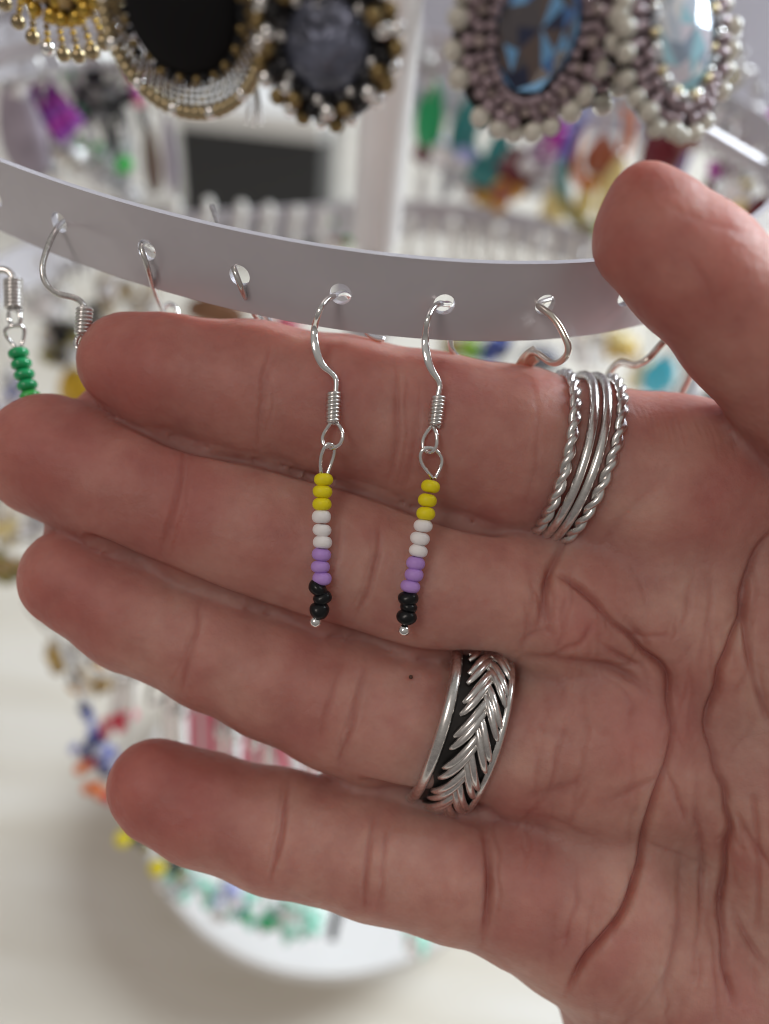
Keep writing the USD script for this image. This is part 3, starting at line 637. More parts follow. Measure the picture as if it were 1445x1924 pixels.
e = band_hook('hook_earring', 'gold toned ear hook curling from the last band hole, above the stacked ring', 5,
    [(1040, 560, 3), (1026, 566, 1.5), (1014, 576, -.6), (1022, 582, -1.2), (1042, 600, -2), (1061, 632, -2.4), (1068, 655, -2.2), (1057, 676, -1), (1035, 681, .8), (1016, 668, 2), (1002, 662, 3), (990, 676, 4.5), (980, 700, 7)], wire=.36, m=mat('warm_silver', (.86, .80, .72), .22, 1))
e.part('clasp_plate', tube(spline(Wp([(1008, 664, hole_d(5) + 3), (992, 676, hole_d(5) + 4.5), (978, 704, hole_d(5) + 7)]), 14), .95, 10, r2=.3, ref=VIEW), MATS['warm_silver'], True)
dd = depth(on_ring(1210, 640, 'near', 2))
e = band_hook('hook_earring', 'ear hook in the gap between thumb and index knuckle, touching the stacked ring', None,
    [(1262, 630, dd - 1), (1236, 655, dd), (1216, 676, dd), (1190, 686, dd + 1), (1168, 681, dd + 2), (1153, 690, dd + 3), (1140, 716, dd + 5), (1128, 760, dd + 9)], wire=.42, m=MATS['warm_silver'])
e = band_hook('hook_earring', 'short stretch of silver ear hook under the thumb, right of the cyan bead', None,
    [(1330, 640, dd + 2), (1304, 690, dd + 2), (1290, 720, dd + 3), (1278, 745, dd + 4), (1270, 790, dd + 8)], wire=.42)
dg = depth(on_ring(10, 480, 'near', 1)) - 2.5
e = band_hook('beaded_earring', 'earring with a column of emerald and lime green beads at the left edge', None,
    [(-60, 470, dg + 3), (-40, 505, dg), (-10, 510, dg - .5), (8, 507, dg - .5), (20, 514, dg - .5), (25, 530, dg - .5)], wire=.42)
coil(e, (25, 526), (26, 580), 14, 8, dg - .5)
e.part('loop', tube(spline(Wp([(22, 580, dg - .5), (17, 598, dg), (24, 612, dg - .2), (38, 606, dg - .7), (36, 588, dg - .8), (30, 580, dg - .5)]), 30), .27, 8), steel, True)
e.part('eye_pin', tube(spline(Wp([(32, 660, dg - .5), (18, 640, dg), (10, 626, dg - .5), (24, 612, dg - 1), (42, 614, dg - .5), (46, 630, dg), (36, 658, dg - .5)]), 30), .25, 8), steel, True)
g0, g1 = W(35, 664, dg - .5), W(62, 765, dg - .5)
for k in range(6):
    e.part('bead', bead(g0 + (g1 - g0) * k / 5, g1 - g0, 19 * dg / FPX, 21 * dg / FPX, 20, 9), bead_mat('emerald' if k < 4 else 'green' if k == 4 else 'lime'), True)

#BACKGROUND
# ------------------------------------------------------------------ everything out of focus
import re as _re
def pick(side, u, v, off=4.0): return depth(on_ring(u, v, side, off))
def hang(t, top, d, tier, side, m=silver, wire=.42, az=None):
    """Ear hook from the band of a tier down to a point."""
    a = math.atan2(top[1], top[0]); r = float(ring_r(a)); k = np.array([math.cos(a), math.sin(a), 0])
    zb = TIERS[tier] - 4.4 + tilt(r * k[0], r * k[1])
    if top[2] > zb - 3: zb = top[2] + 5
    h = k * (r - .4) + [0, 0, zb]
    p = [h - k * 2.5 + [0, 0, -6], h - k * 2 + [0, 0, -1], h + [0, 0, .4], h + k * 2.6 + [0, 0, -1.5], h * .3 + (k * (r + 4) + [0, 0, zb - 5]) * .7, top + [0, 0, 2.2], top]
    t.part('hook', tube(spline(np.array(p), 36), wire, 7), m, True)
def octa(c, r, s=(1, 1, 1.5)):
    m = trimesh.creation.icosphere(subdivisions=0) if RNG.random() < .5 else trimesh.convex.convex_hull(np.array([(1, 0, 0), (-1, 0, 0), (0, 1, 0), (0, -1, 0), (.6, .6, .5), (-.6, .6, .5), (.6, -.6, .5), (-.6, -.6, .5), (0, 0, 1), (0, 0, -1)], float))
    R_ = trimesh.transformations.random_rotation_matrix(RNG.random(3))[:3, :3]
    return trimesh.Trimesh((m.vertices * s * r) @ R_ + c, m.faces, process=False)
def strand(t, a, b, cols, d, bpx, m=None, k=1, finish='gloss'):
    p0, p1 = W(*a, d), W(*b, d); n = len(cols)
    for i, c in enumerate(cols):
        q = p0 + (p1 - p0) * (i + .5) / n + RNG.normal(0, .12, 3)
        t.part('bead', ball(q, bpx * d / FPX / 2 * RNG.uniform(.9, 1.08), k, (1, 1, .92)), bead_mat(c, finish) if isinstance(c, str) else c, True)
def new(kind, label, u, v, side, group=None, cat_='earring', d=None):
    d = pick(side, u, v) if d is None else d
    return Thing(kind, label, cat_, W(u, v, d), group), d
def drop_mesh(c, wpx, hpx, d, ang=0., flat=.55):
    w, h = wpx * d / FPX / 2, hpx * d / FPX; a = np.linspace(0, np.pi, 13)
    prof = [(w * math.sin(x) * (1 - .42 * (math.cos(x) * .5 + .5)), h * (.5 * -math.cos(x)) * -1) for x in a][::-1]
    ax = np.array([math.sin(ang), 0, math.cos(ang)])
    return lathe(prof, c, ax, 16, 1.0, flat, up=(.13, .93, .1))
def drop(kind, label, u, v, side, wpx, hpx, m, tier=1, ang=0., d=None, wire=.4):
    t, d = new(kind, label, u, v, side, d=d); c = W(u, v, d)
    t.part('drop', drop_mesh(c, wpx, hpx, d, ang), m, 50)
    top = c + np.array([math.sin(ang), 0, math.cos(ang)]) * hpx * d / FPX / 2
    t.part('cap', ball(top, .9, 1), silver, True); hang(t, top, d, tier, side)
    return t
def cluster(kind, label, u, v, side, wpx, hpx, n, mats, spx, tier=1, d=None, oct_=True):
    t, d = new(kind, label, u, v, side, d=d); s = d / FPX; c = W(u, v, d); up = np.array([0, 0, 1.0])
    for i in range(n):
        while True:
            q = RNG.uniform(-1, 1, 3)
            if q @ q < 1: break
        p = c + ROT[0] * q[0] * wpx * s / 2 + up * q[1] * hpx * s / 2 + np.array([0, 1.0, 0]) * q[2] * wpx * s / 3
        r = spx * s / 2 * RNG.uniform(.75, 1.25); m = mats[i % len(mats)]
        t.part('crystal' if oct_ else 'bead', octa(p, r) if oct_ else ball(p, r, 1), bead_mat(m) if isinstance(m, str) else m, False if oct_ else True)
    hang(t, c + up * hpx * s / 2, d, tier, side)
    t.part('core_wire', tube(np.linspace(c + up * hpx * s / 2, c - up * hpx * s / 2, 3), .3, 6), silver)
    return t
def hoop(kind, label, u, v, side, rxpx, rypx, segs, wpx, tier=1, d=None, turn=0., start=90):
    t, d = new(kind, label, u, v, side, d=d); s = d / FPX; c = W(u, v, d); n = 60
    X = ROT[0] * math.cos(turn) + np.array([0, 1.0, 0]) * math.sin(turn)
    th = np.radians(start) + np.linspace(0, 2 * np.pi, n + 1); p = c + np.outer(np.cos(th), X) * rxpx * s + np.outer(np.sin(th), [0, 0, 1.0]) * rypx * s
    k = 0; tot = sum(l for _, l in segs); acc = 0
    for col, l in segs:
        a, b = int(acc / tot * n), int((acc + l) / tot * n); acc += l
        t.part('hoop_section', tube(p[a:b + 1], wpx * s / 2, 9), bead_mat(col), True)
    hang(t, c + np.array([0, 0, 1.0]) * rypx * s, d, tier, side)
    return t
glassy = lambda c: bead_mat(c, 'glass')
# --- far rim of the focused tier, left of the pole
t, d = new('beaded_earring', 'slanting magenta bead lattice earring at the upper left, above the mauve stone', 95, 190, 'far')
for o in range(3): strand(t, (40 + 22 * o, 135 + 12 * o), (118 + 14 * o, 262 - 16 * o), ['purple', 'magenta', 'purple'] * 3, d, 31)
hang(t, W(48, 130, d), d, 1, 'far')
drop('stone_earring', 'big mauve stone drop earring behind the left end of the band', 42, 245, 'far', 118, 190, mat('mauve_stone', (.36, .31, .37), .5, var=.25, vscale=300))
cluster('crystal_earring', 'black and green crystal cluster earring with a white sparkling facet, upper left', 182, 178, 'far', 120, 120, 44, ['black', 'black', 'emerald', 'black', 'charcoal', 'black', crystal], 27)
for k, (u, v, w, h, c) in enumerate([(165, 235, 26, 110, crystal), (207, 255, 32, 130, bead_mat('charcoal')), (236, 235, 24, 120, crystal), (258, 190, 16, 110, bead_mat('black'))]):
    drop('crystal_drop', ['clear long crystal drop left of the dark one under the black cluster', 'dark smoky long crystal drop under the black and green cluster', 'clear long crystal drop right of the dark one under the black cluster', 'thin black slanting drop beside the purple strand, upper left'][k], u, v, 'far', w, h, c, ang=-.12)
t, d = new('beaded_earring', 'pink and periwinkle slanting bead strand left of the black fringe', 245, 150, 'far')
strand(t, (232, 85), (262, 200), ['purple', 'periwinkle', 'violet', 'magenta', 'pink', 'magenta', 'pink'], d, 26); hang(t, W(230, 82, d), d, 1, 'far')
cluster('crystal_earring', 'white crystal cluster with a green bead, low above the band at left', 185, 300, 'far', 110, 80, 22, [crystal, 'white', crystal, 'green'], 30)
cluster('crystal_earring', 'clear crystal cluster above the band, below the mauve stone', 95, 285, 'far', 90, 90, 16, [crystal, 'white', 'cream'], 34)
cluster('crystal_earring', 'pale clear crystal cluster left of the brown drop', 232, 330, 'far', 70, 90, 14, [crystal, crystal, 'white'], 34)
cluster('crystal_earring', 'cream shell cluster earring at the upper left under the gold fringe', 140, 85, 'far', 110, 80, 16, ['cream', pearl, 'white'], 36)
drop('glass_drop', 'brown glass drop beside the black box', 285, 300, 'far', 44, 130, mat('brown_glass', (.20, .13, .10), .25, coat=.3))
drop('glass_drop', 'pale lilac glass drop touching the black box on its left', 318, 290, 'far', 36, 150, mat('lilac_glass', (.55, .50, .58), .2, coat=.3))
cluster('crystal_earring', 'frosted white crystal cluster at the left edge above the band', 15, 110, 'far', 70, 130, 14, [crystal, 'white', pearl], 40)
# --- far rim, right of the pole
t = drop('leaf_earring', 'green leaf shaped earring just right of the pole', 808, 215, 'far', 70, 130, bead_mat('emerald'))
drop('glass_drop', 'small maroon drop under the green leaf earring', 792, 285, 'far', 36, 44, bead_mat('maroon'))
cluster('crystal_earring', 'white frilly crystal cluster right of the pole', 855, 305, 'far', 90, 100, 26, ['white', crystal, crystal, 'periwinkle', 'white'], 32)
for k, (u, v, w, h) in enumerate([(795, 345, 26, 64), (838, 345, 28, 60), (878, 342, 30, 70)]):
    drop('pearl_drop', 'pale drop hanging right of the pole, ' + ['next to it', 'middle of three', 'farthest from it'][k], u, v, 'far', w, h, pearl if k != 1 else mat('grey_pearl', (.35, .34, .38), .25, coat=.4))
hoop('hoop_earring', 'teal and magenta beaded hoop below the big faceted earring', 955, 255, 'far', 85, 75, [('teal', 3), ('magenta', 3), ('purple', 2), ('teal', 3)], 54, start=180)
drop('glass_drop', 'dark maroon crescent drop behind the teal and magenta hoop', 965, 318, 'far', 130, 80, bead_mat('maroon'))
drop('glass_drop', 'emerald drop inside the teal and magenta hoop', 935, 300, 'far', 70, 110, bead_mat('teal'))
cluster('beaded_earring', 'amber and brown bead cluster under the maroon crescent', 940, 362, 'far', 110, 50, 16, ['amber', 'terracotta', 'amber', 'mustard'], 34, oct_=False)
hoop('hoop_earring', 'large rainbow beaded hoop left of the thumb, blue to olive', 1172, 300, 'far', 112, 135, [('orange', 1), ('periwinkle', 3), ('blue', 2), ('teal', 2), ('olive', 3), ('lime', 2), ('paleyellow', 1), ('violet', 4), ('violet', 3), ('purple', 2)], 24)
hoop('hoop_earring', 'small orange red hoop inside the rainbow hoop', 1130, 265, 'far', 48, 80, [('red', 2), ('orange', 4), ('amber', 2), ('orange', 4)], 24)
drop('glass_drop', 'terracotta drop inside the orange hoop', 1128, 292, 'far', 76, 74, bead_mat('terracotta'))
drop('glass_drop', 'round maroon glass drop inside the rainbow hoop, above the thumb tip', 1248, 275, 'far', 100, 130, bead_mat('maroon'))
drop('glass_drop', 'brown red drop right of the rainbow hoop', 1300, 240, 'far', 60, 90, mat('brown_red', (.22, .06, .045), .3, coat=.3))
drop('glass_drop', 'slim maroon drop above the thumb', 1350, 330, 'far', 44, 84, bead_mat('maroon'), ang=.25)
drop('glass_drop', 'maroon drop at the right edge above the thumb', 1432, 398, 'far', 78, 72, bead_mat('maroon'))
cluster('crystal_earring', 'white tulle and crystal cluster under the light bar at right', 1390, 260, 'far', 120, 130, 30, [crystal, 'white', 'white', crystal, 'magenta'], 34)
cluster('crystal_earring', 'white shell cluster between the maroon drops at right', 1395, 330, 'far', 60, 110, 14, ['white', pearl, crystal], 36)
drop('glass_drop', 'olive brown bead beside the bright crystal earring', 1378, 145, 'far', 44, 40, bead_mat('olive'))
for k, (u, v, w, h) in enumerate([(1042, 385, 60, 90), (1100, 372, 44, 90), (1150, 360, 60, 130), (1385, 385, 50, 110)]):
    drop('glass_drop', ['pale yellow drop left of the rainbow hoop', 'pale yellow drop under the orange hoop', 'wide pale yellow drop touching the thumb tip', 'pale yellow drop between two maroon drops at right'][k], u, v, 'far', w, h, bead_mat('paleyellow'))
cluster('crystal_earring', 'clear crystal cluster left of the rainbow hoop', 1010, 320, 'far', 70, 110, 14, [crystal, 'white', crystal], 38)
# --- white ear hooks along the far side of the tier below
def white_hook(u, label, v0=434, v1=486):
    d = depth(on_ring(u, v0 - 8, 'far', 1.2)); t = Thing('white_hook', label, 'ear hook', W(u, v0, d), 'white ear hooks along the far rim of the lower tier'); s = d / FPX
    p = [W(u, v0 - 14, d - .5), W(u + 3, v0, d - 3), W(u - 2, v0 + 26, d - 2), W(u + RNG.uniform(-4, 4), v1, d - 1.5)]
    t.part('hook', tube(spline(np.array(p), 20), 1.0, 8), mat('white_plastic', (.92, .90, .85), .3, coat=.3), True)
    t.part('card', ball(W(u, v1 + 22, d), 2.2, 2, (1, .5, 1.9)), pearl, True)
for k, u in enumerate(range(772, 1115, 38)): white_hook(u, 'white ear hook in the close row right of the pole', 432 + (u - 772) * .09, 490 + (u - 772) * .05)
for k, u in enumerate(range(452, 650, 52)): white_hook(u, 'white ear hook in the row left of the pole', 398 + (u - 452) * .08, 455)
for k, u in enumerate(range(330, 440, 60)): white_hook(u, 'white ear hook in the row behind the black box front', 392, 440)
cluster('beaded_earring', 'green and brown bead cluster at the foot of the pole', 645, 436, 'far', 50, 60, 14, ['emerald', 'green', 'terracotta'], 26, 2, oct_=False)
# --- seen under the band, right of the second hero earring
items = [('navy bead cluster under the band right of the second hero earring', 935, 655, 80, 40, ['navy', 'blue', 'charcoal']), ('lime green bead pair under the band', 884, 655, 26, 40, ['lime', 'lime', 'green']), ('olive brown bead cluster under the band', 845, 652, 36, 40, ['olive', 'tan', 'olive']),
 ('white crystal cluster behind the curling gold toned hook', 1095, 650, 110, 90, [crystal, 'white', 'white', 'cream']), ('yellow bead cluster under the right end of the band', 1165, 648, 60, 40, ['paleyellow', 'mustard', 'paleyellow']), ('dark navy cluster behind the curling gold toned hook', 1010, 680, 80, 50, ['navy', 'charcoal', crystal]),
 ('yellow and cream cluster left of the cyan bead', 1205, 705, 50, 50, ['paleyellow', 'cream', 'white']), ('white crystal cluster under the thumb', 1280, 760, 100, 70, [crystal, 'white', pearl]), ('black bead cluster deep in the gap under the thumb', 1338, 752, 44, 40, ['black', 'charcoal'])]
for lb, u, v, w, h, ms in items: cluster('beaded_earring', lb, u, v, 'far', w, h, 14, ms, 30, 2, oct_=False)
drop('glass_drop', 'bright cyan glass drop in the gap under the thumb', 1240, 705, 'far', 78, 90, mat('cyan_glass', (.08, .55, .72), .12, coat=.5), 2)
# --- seen under the band at left
items = [('dark grey and olive bead cluster left of the index fingertip', 115, 640, 80, 110, ['charcoal', 'olive', 'black', 'tan', crystal]), ('tan and cream bead cluster under the band at left', 215, 548, 70, 60, ['tan', 'cream', crystal, 'white']), ('white crystal cluster beside the emerald strand', 80, 560, 80, 100, [crystal, 'white', pearl]),
 ('grey crystal cluster under the first ear hook', 190, 600, 70, 60, ['white', crystal, 'charcoal', 'cream']), ('cream crystal cluster above the index finger', 270, 570, 70, 60, ['white', 'cream', crystal]), ('white pearl cluster at the left edge', 20, 720, 50, 120, ['white', pearl, crystal, 'blue'])]
for lb, u, v, w, h, ms in items: cluster('beaded_earring', lb, u, v, 'far', w, h, 18, ms, 28, 2, oct_=False)
drop('stone_earring', 'large mustard yellow drop between index and middle fingertips', 150, 735, 'far', 110, 110, bead_mat('mustard'), 2)
drop('wooden_earring', 'flat brown wooden drop under the third band hole', 405, 582, 'far', 150, 60, mat('brown_wood', (.24, .11, .05), .55, var=.2, vscale=200), 2)
drop('glass_drop', 'magenta glass drop above the index finger left of the first hero hook', 540, 606, 'far', 70, 44, bead_mat('rose'), 2)
# --- low down, seen under and between the fingers
items = [('tan and gold bead cluster at the left edge under the middle fingertip', 12, 985, 70, 90, ['paleyellow', 'tan', 'cream']), ('olive bead cluster at the left edge left of the ring fingertip', 12, 1065, 60, 80, ['olive', 'tan', 'olive']), ('white crystal cluster between middle and ring fingertips', 75, 985, 70, 50, ['white', crystal]),
 ('gold bead cluster left of the white sticks under the ring finger', 110, 1235, 30, 60, ['tan', 'mustard']), ('amber bead cluster above the blue fringe', 170, 1275, 70, 60, ['tan', 'amber', 'cream', 'charcoal']), ('white crystal cluster under the ring fingertip', 170, 1230, 80, 70, ['white', crystal, crystal])]
for lb, u, v, w, h, ms in items: cluster('beaded_earring', lb, u, v, 'near', w, h, 14, ms, 30, 3, d=165, oct_=False)
for k, (a, b) in enumerate([((228, 1262), (216, 1350)), ((252, 1268), (240, 1352)), ((318, 1300), (312, 1400)), ((332, 1306), (334, 1400))]):
    t, d = new('white_stick', ['slim white stick pendant leftmost under the ring finger', 'slim white stick pendant above the red beads', 'slim white stick pendant left of the pink strips', 'slim white stick pendant touching the pink strips'][k], *a, 'near', cat_='pendant', d=170)
    t.part('stick', tube(np.linspace(W(*a, d), W(*b, d), 4), 1.25, 10), mat('white_plastic', (.82, .80, .74), .3), True)
    hang(t, W(*a, d), d, 3, 'near')
t, d = new('fringe_earring', 'blue, red and orange beaded fringe earring left of the little fingertip', 185, 1400, 'near', d=160)
for a, b, c in [((155, 1320), (178, 1376), ['navy', 'blue', 'periwinkle']), ((178, 1370), (160, 1425), ['blue', 'navy', 'navy']), ((188, 1380), (205, 1440), ['navy', 'blue', 'periwinkle']), ((190, 1362), (258, 1338), ['red', 'red', 'red', 'rose']), ((200, 1368), (192, 1382), ['red']), ((228, 1355), (226, 1376), ['red']),
                ((142, 1445), (182, 1430), ['orange', 'orange', 'red']), ((182, 1425), (205, 1455), ['navy', 'navy']), ((158, 1482), (188, 1478), ['orange', 'orange']), ((180, 1490), (210, 1502), ['orange', 'red']), ((196, 1405), (214, 1418), ['periwinkle', 'blue']), ((136, 1405), (150, 1420), ['periwinkle', 'white'])]:
    strand(t, a, b, c, d, 24)
hang(t, W(155, 1318, d), d, 3, 'near')
for k, (a, b) in enumerate([((362, 1325), (366, 1412)), ((390, 1335), (396, 1415)), ((408, 1345), (424, 1425)), ((470, 1375), (462, 1440)), ((492, 1385), (498, 1445)), ((520, 1395), (540, 1455)), ((585, 1420), (575, 1470))]):
    t, d = new('striped_strip', 'pink and white striped strip between ring and little finger, ' + ['first from the left', 'second from the left', 'third from the left', 'fourth from the left', 'third from the right', 'second from the right', 'rightmost'][k], *a, 'near', cat_='pendant', d=150)
    t.part('strip', tube(np.linspace(W(a[0], a[1] - 30, d), W(b[0], b[1] + 20, d), 4), 1.1, 9), bead_mat('rose'), True); hang(t, W(a[0], a[1] - 30, d), d, 3, 'near')
    t.part('strip_edge', tube(np.linspace(W(a[0] + 16, a[1] - 28, d), W(b[0] + 16, b[1] + 20, d), 4), .7, 9), bead_mat('white'), True)
for k, (u, v) in enumerate([(232, 1576), (296, 1630)]):
    t, d = new('beaded_earring', ['upper of two yellow and black bead drops under the little finger', 'lower of two yellow and black bead drops under the little finger'][k], u, v, 'near', d=158)
    t.part('yellow_bead', ball(W(u, v, d), 17 * d / FPX, 2), bead_mat('yellow'), True)
    for q in ((26, 2, 11), (36, -8, 11), (20, -26, 12), (44, 18, 10)): t.part('black_bead', ball(W(u + q[0], v + q[1], d + .5), q[2] * d / FPX, 1), bead_mat('black' if q[0] != 44 else 'olive'), True)
    hang(t, W(u + 6, v - 30, d), d, 3, 'near')
for k, (u, v, w, h, ms) in enumerate([(352, 1655, 90, 80, ['aqua', 'white', 'aqua', crystal]), (425, 1700, 100, 90, ['aqua', 'periwinkle', 'white']), (498, 1720, 100, 110, ['aqua', 'emerald', 'aqua', crystal]), (565, 1730, 90, 90, ['aqua', 'aqua', 'white']), (775, 1770, 50, 40, ['aqua', 'white'])]):
    cluster('crystal_earring', 'aqua and white crystal cluster under the little finger, ' + ['leftmost of the five', 'second from the left of the five', 'middle of the five', 'second from the right of the five', 'small one at far right'][k], u, v, 'near', w, h, 16, ms, 26, 3, d=168)
t, d = new('beaded_earring', 'thin dark grey bead strand right of the aqua crystals', 630, 1735, 'near', d=172)
strand(t, (636, 1700), (622, 1768), ['charcoal'] * 5, d, 20); hang(t, W(638, 1690, d), d, 3, 'near')
# --- on the table behind
by = 430.0
def on_table(u, v, y):
    """Point of the ray through u, v at world y."""
    a, b = W(u, v, 100), W(u, v, 200); k = (y - a[1]) / (b[1] - a[1]); return a + (b - a) * k
p, q = on_table(338, 345, by), on_table(606, 345, by)
top = on_table(470, 250, by)[2]; zb = p[2]
bx = Thing('black_box', 'black box standing behind the stand, left of the pole', 'box', ((p[0] + q[0]) / 2, by + 40, TZ))
bx.part('body', rbox((p[0], by, TZ), (q[0], by + 90, top), 3), mat('black_plastic', (.012, .012, .014), .4), 30)
bx.part('white_lid', rbox((p[0] - 1, by - 2, top), (q[0] + 1, by + 92, top + 16), 3), mat('white_card', (.78, .77, .76), .5), 30)
bk = Thing('white_box', 'pale box on the table under the black box, far behind the stand', 'box', ((p[0] + q[0]) / 2, by + 40, TZ)) if False else None

# --- the large near earrings hanging from the tier above (out of frame)
mauve_m = mat('mauve_bead', (.36, .27, .30), .25, .35, coat=.4); creamg = mat('cream_glass', (.82, .78, .68), .15, trans=.35, coat=.4)
def cabochon(name, label, u, v, wpx, hpx, stone, rows, off=5., facets=False, turn=0., lean=0., dome=.35, fringe=None, up=0.):
    P = on_ring(u, v, 'near', off); d = depth(P); s = d / FPX
    a = math.atan2(P[1], P[0]) + turn; Nn = np.array([math.cos(a), math.sin(a), up]); Nn /= np.linalg.norm(Nn); X = np.array([-math.sin(a), math.cos(a), 0.0]); Z = np.cross(Nn, X)
    X, Z = X * math.cos(lean) + Z * math.sin(lean), Z * math.cos(lean) - X * math.sin(lean)
    rx, ry = wpx * s / 2, hpx * s / 2
    t = Thing(name, label, 'earring', P)
    th = np.linspace(0, 2 * np.pi, 33)[:-1]
    L = [(1.0, -.9), (1.0, 0)] + [(math.cos(x), dome * rx * math.sin(x)) for x in (np.linspace(.15, 1.45, 6) if not facets else (.25, .62, 1.0))] 
    nside = 32 if not facets else 10
    th = np.linspace(0, 2 * np.pi, nside, endpoint=False); V = []
    for li, (r, z) in enumerate(L):
        o = (math.pi / nside) * (li % 2) if facets else 0
        V += [P + X * rx * r * math.cos(q + o) + Z * ry * r * math.sin(q + o) + Nn * z for q in th]
    V += [P + Nn * dome * rx]; F = []
    for i in range(len(L) - 1):
        for k in range(nside):
            q = (k + 1) % nside; F += [(i * nside + k, i * nside + q, (i + 1) * nside + q), (i * nside + k, (i + 1) * nside + q, (i + 1) * nside + k)]
    e = (len(L) - 1) * nside; F += [(e + k, e + (k + 1) % nside, len(V) - 1) for k in range(nside)]
    stone_m = trimesh.Trimesh(V, F, process=False)
    if facets: stone_m.unmerge_vertices()
    if facets:
        fm = [mat('facet_' + n_, c_, .05, .35, coat=.8) for n_, c_ in ((('white', (.90, .93, .98)), ('cyan', (.45, .78, .92)), ('pearl', (.86, .82, .94)), ('pale', (.70, .80, .95)), ('blue_grey', (.36, .46, .60))) if facets == 'light' else (('navy', (.03, .04, .09)), ('blue', (.10, .26, .62)), ('sky', (.22, .52, .90)), ('smoke', (.12, .11, .12)), ('brown', (.16, .12, .11))))]
        qs = np.array(V)
        for f_ in F:
            cc = P - Nn * 1.2
            t.part('facet', trimesh.convex.convex_hull(np.vstack([qs[list(f_)], cc[None]])), fm[RNG.choice(5, p=[.28, .2, .14, .22, .16])], False)
    else: t.part('stone', stone_m, stone, False if facets else 50)
    grow = 0.
    for (bpx, m, z, gap) in rows:
        b = bpx * s / 2; grow += b * gap; n = int(2 * math.pi * ((rx + ry) / 2 + grow) / (b * 2.02))
        for k in range(n):
            q = 2 * math.pi * k / n + .1 * len(rows); c = P + X * (rx + grow) * math.cos(q) + Z * (ry + grow) * math.sin(q) + Nn * (z + RNG.normal(0, .22)) + X * RNG.normal(0, b * .12) + Z * RNG.normal(0, b * .12)
            if RNG.random() < .04: continue
            if PX(c)[1] < -190: continue
            mm = m[k % len(m)] if isinstance(m, list) else m
            t.part('bead', ball(c, b * RNG.uniform(.92, 1.06), 2, (1, 1, 1)), mm, True)
        grow += b * gap
    # felt backing and hook
    V = [P + X * (rx + grow * .8) * math.cos(q) + Z * (ry + grow * .8) * math.sin(q) + Nn * zz for zz in (-1.5, -.7) for q in np.linspace(0, 2 * np.pi, 40, endpoint=False)]
    t.part('backing', trimesh.Trimesh(np.array(V), trimesh.Trimesh(np.array(V)).convex_hull.faces) if False else trimesh.convex.convex_hull(np.array(V)), mat('backing_felt', (.05, .04, .04), .9), 30)
    if fringe:
        n, lpx, m1, m2, tip, a0, a1 = fringe
        for k in range(n):
            q = math.radians(a0 + (a1 - a0) * k / (n - 1)); dr = X * math.cos(q) + Z * math.sin(q)
            c = P + X * (rx + grow * .9) * math.cos(q) + Z * (ry + grow * .9) * math.sin(q); dn = dr * .75 + np.array([0, 0, -.55])
            for j in range(4): t.part('fringe_bead', ball(c + dn * lpx * s * (j + .5) / 4, lpx * s / 6.3, 1), m1 if (j + k) % 3 else m2, True)
            t.part('fringe_tip', ball(c + dn * lpx * s * 1.14, tip * s / 2, 2), MATS['pale_bronze'] if k % 5 else steel, True)
    topp = P + Z * (ry + grow); hang(t, topp, d, 0, 'near')
    return t
mat('pale_bronze', (.40, .32, .19), .2, .9)
goldbead = mat('gold_bead', (.55, .36, .06), .2, .85, coat=.3)
druzy = mat('dark_druzy', (.11, .12, .17), .16, .5, coat=.5, var=.95, vscale=420, bump=1.6, bscale=520)
cabochon('cabochon_earring', 'black domed earring with bronze bead fringe, upper left above the band', 340, 10, 235, 235, mat('black_velvet_stone', (.004, .004, .005), .75, spec=.2), [(18, [bead_mat('black'), bronze], .2, .8)], fringe=(36, 38, mat('dark_bronze', (.10, .07, .035), .38, .6), bronze, 29, 172, 375))
cabochon('cabochon_earring', 'dark glittering stone earring ringed with silver beads, left of the pole', 614, 86, 160, 165, druzy, [(22, [bead_mat('black'), bead_mat('charcoal'), silver], .3, .7), (32, [steel, bronze, bead_mat('black')], .6, .8), (32, [steel, bronze], -.2, .75)], off=6.5)
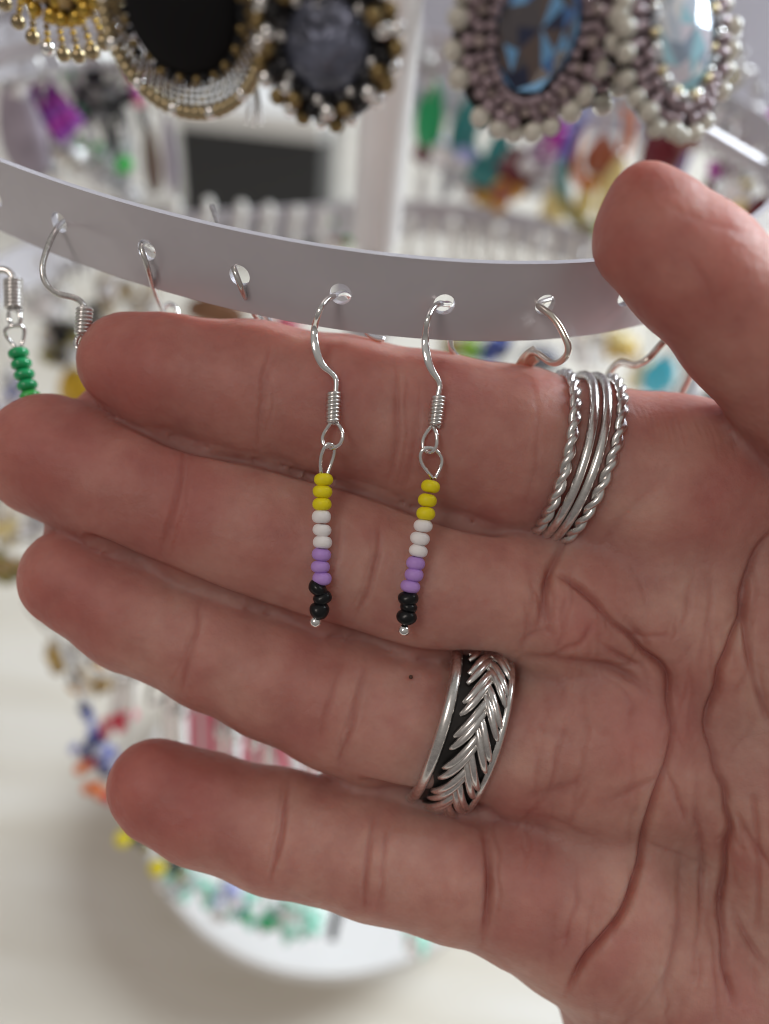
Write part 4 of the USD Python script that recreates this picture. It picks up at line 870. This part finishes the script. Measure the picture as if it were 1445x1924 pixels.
blue_fac = usdkit.material(stage, '/World/Looks/blue_faceted_crystal', {'g': ('geometry', {}), 'tc': ('texture_coordinate', {}), 'rp': ('rgb_ramp', {'interpolate': False, 'ramp': [(0, (.02, .022, .05)), (.25, (.05, .09, .20)), (.42, (.10, .08, .085)), (.5, (.16, .42, .85)), (.68, (.03, .03, .06)), (.82, (.14, .18, .40)), (.9, (.09, .07, .075))]}), 'p': ('principled_bsdf', {'roughness': .06, 'metallic': .5, 'coat_weight': .8, 'thin_film_thickness': 420.0, 'thin_film_ior': 1.45})},
    [('g.random_per_island', 'rp.fac'), ('rp.color', 'p.base_color')], surface='p.BSDF')
cabochon('cabochon_earring', 'large dark blue faceted crystal earring edged with mauve and cream beads', 1010, 48, 165, 240, blue_fac, [(20, mauve_m, .5, .9), (22, [mauve_m, mat('taupe_bead', (.42, .34, .32), .25, .4, coat=.3)], .2, .95), (30, mauve_m, -.1, .6), (42, creamg, -.3, .8)], off=5.5, facets=True)
iri = mat('iridescent_crystal', (.86, .90, .97), .06, .1, coat=1.0, thin=460.)
cabochon('cabochon_earring', 'bright iridescent white blue crystal earring edged with mauve and clear beads, upper right', 1284, 60, 135, 215, iri, [(18, [mat('gold_lined', (.75, .62, .36), .15, .7), steel, crystal], .4, .95), (22, mauve_m, .1, .9), (24, mauve_m, -.3, .8), (36, creamg, -.5, .8)], off=6, lean=-.12, turn=.15, up=.62, dome=.5, facets='light')
cabochon('cabochon_earring', 'mauve beaded earring half hidden between the two crystal earrings', 1130, 20, 90, 215, mauve_m, [(26, mauve_m, .1, .95), (30, [mauve_m, creamg], 0, .9), (40, creamg, 0, .9)], off=1.0)
cabochon('cabochon_earring', 'gold and amber bead fringe earring in the top left corner', 85, -118, 130, 120, mat('amber_stone', (.30, .18, .03), .25, coat=.4), [(30, [goldbead, bronze], .2, .9), (32, [goldbead, bead_mat('tan')], 0, .9), (32, goldbead, 0, .9)], off=3, fringe=(13, 40, goldbead, bronze, 30, 190, 350))
t, d = new('tassel', 'few white threads hanging between the black and the dark stone earrings', 472, 200, 'near', cat_='tassel')
for a, b in (((466, 150), (462, 232)), ((474, 150), (476, 236)), ((482, 150), (492, 234)), ((478, 150), (484, 228))): t.part('thread', tube(spline(np.array([W(*a, d), W((a[0] + b[0]) / 2 + 3, (a[1] + b[1]) / 2, d), W(*b, d)]), 12), .13, 6), mat('white_thread', (.85, .84, .84), .6), True)
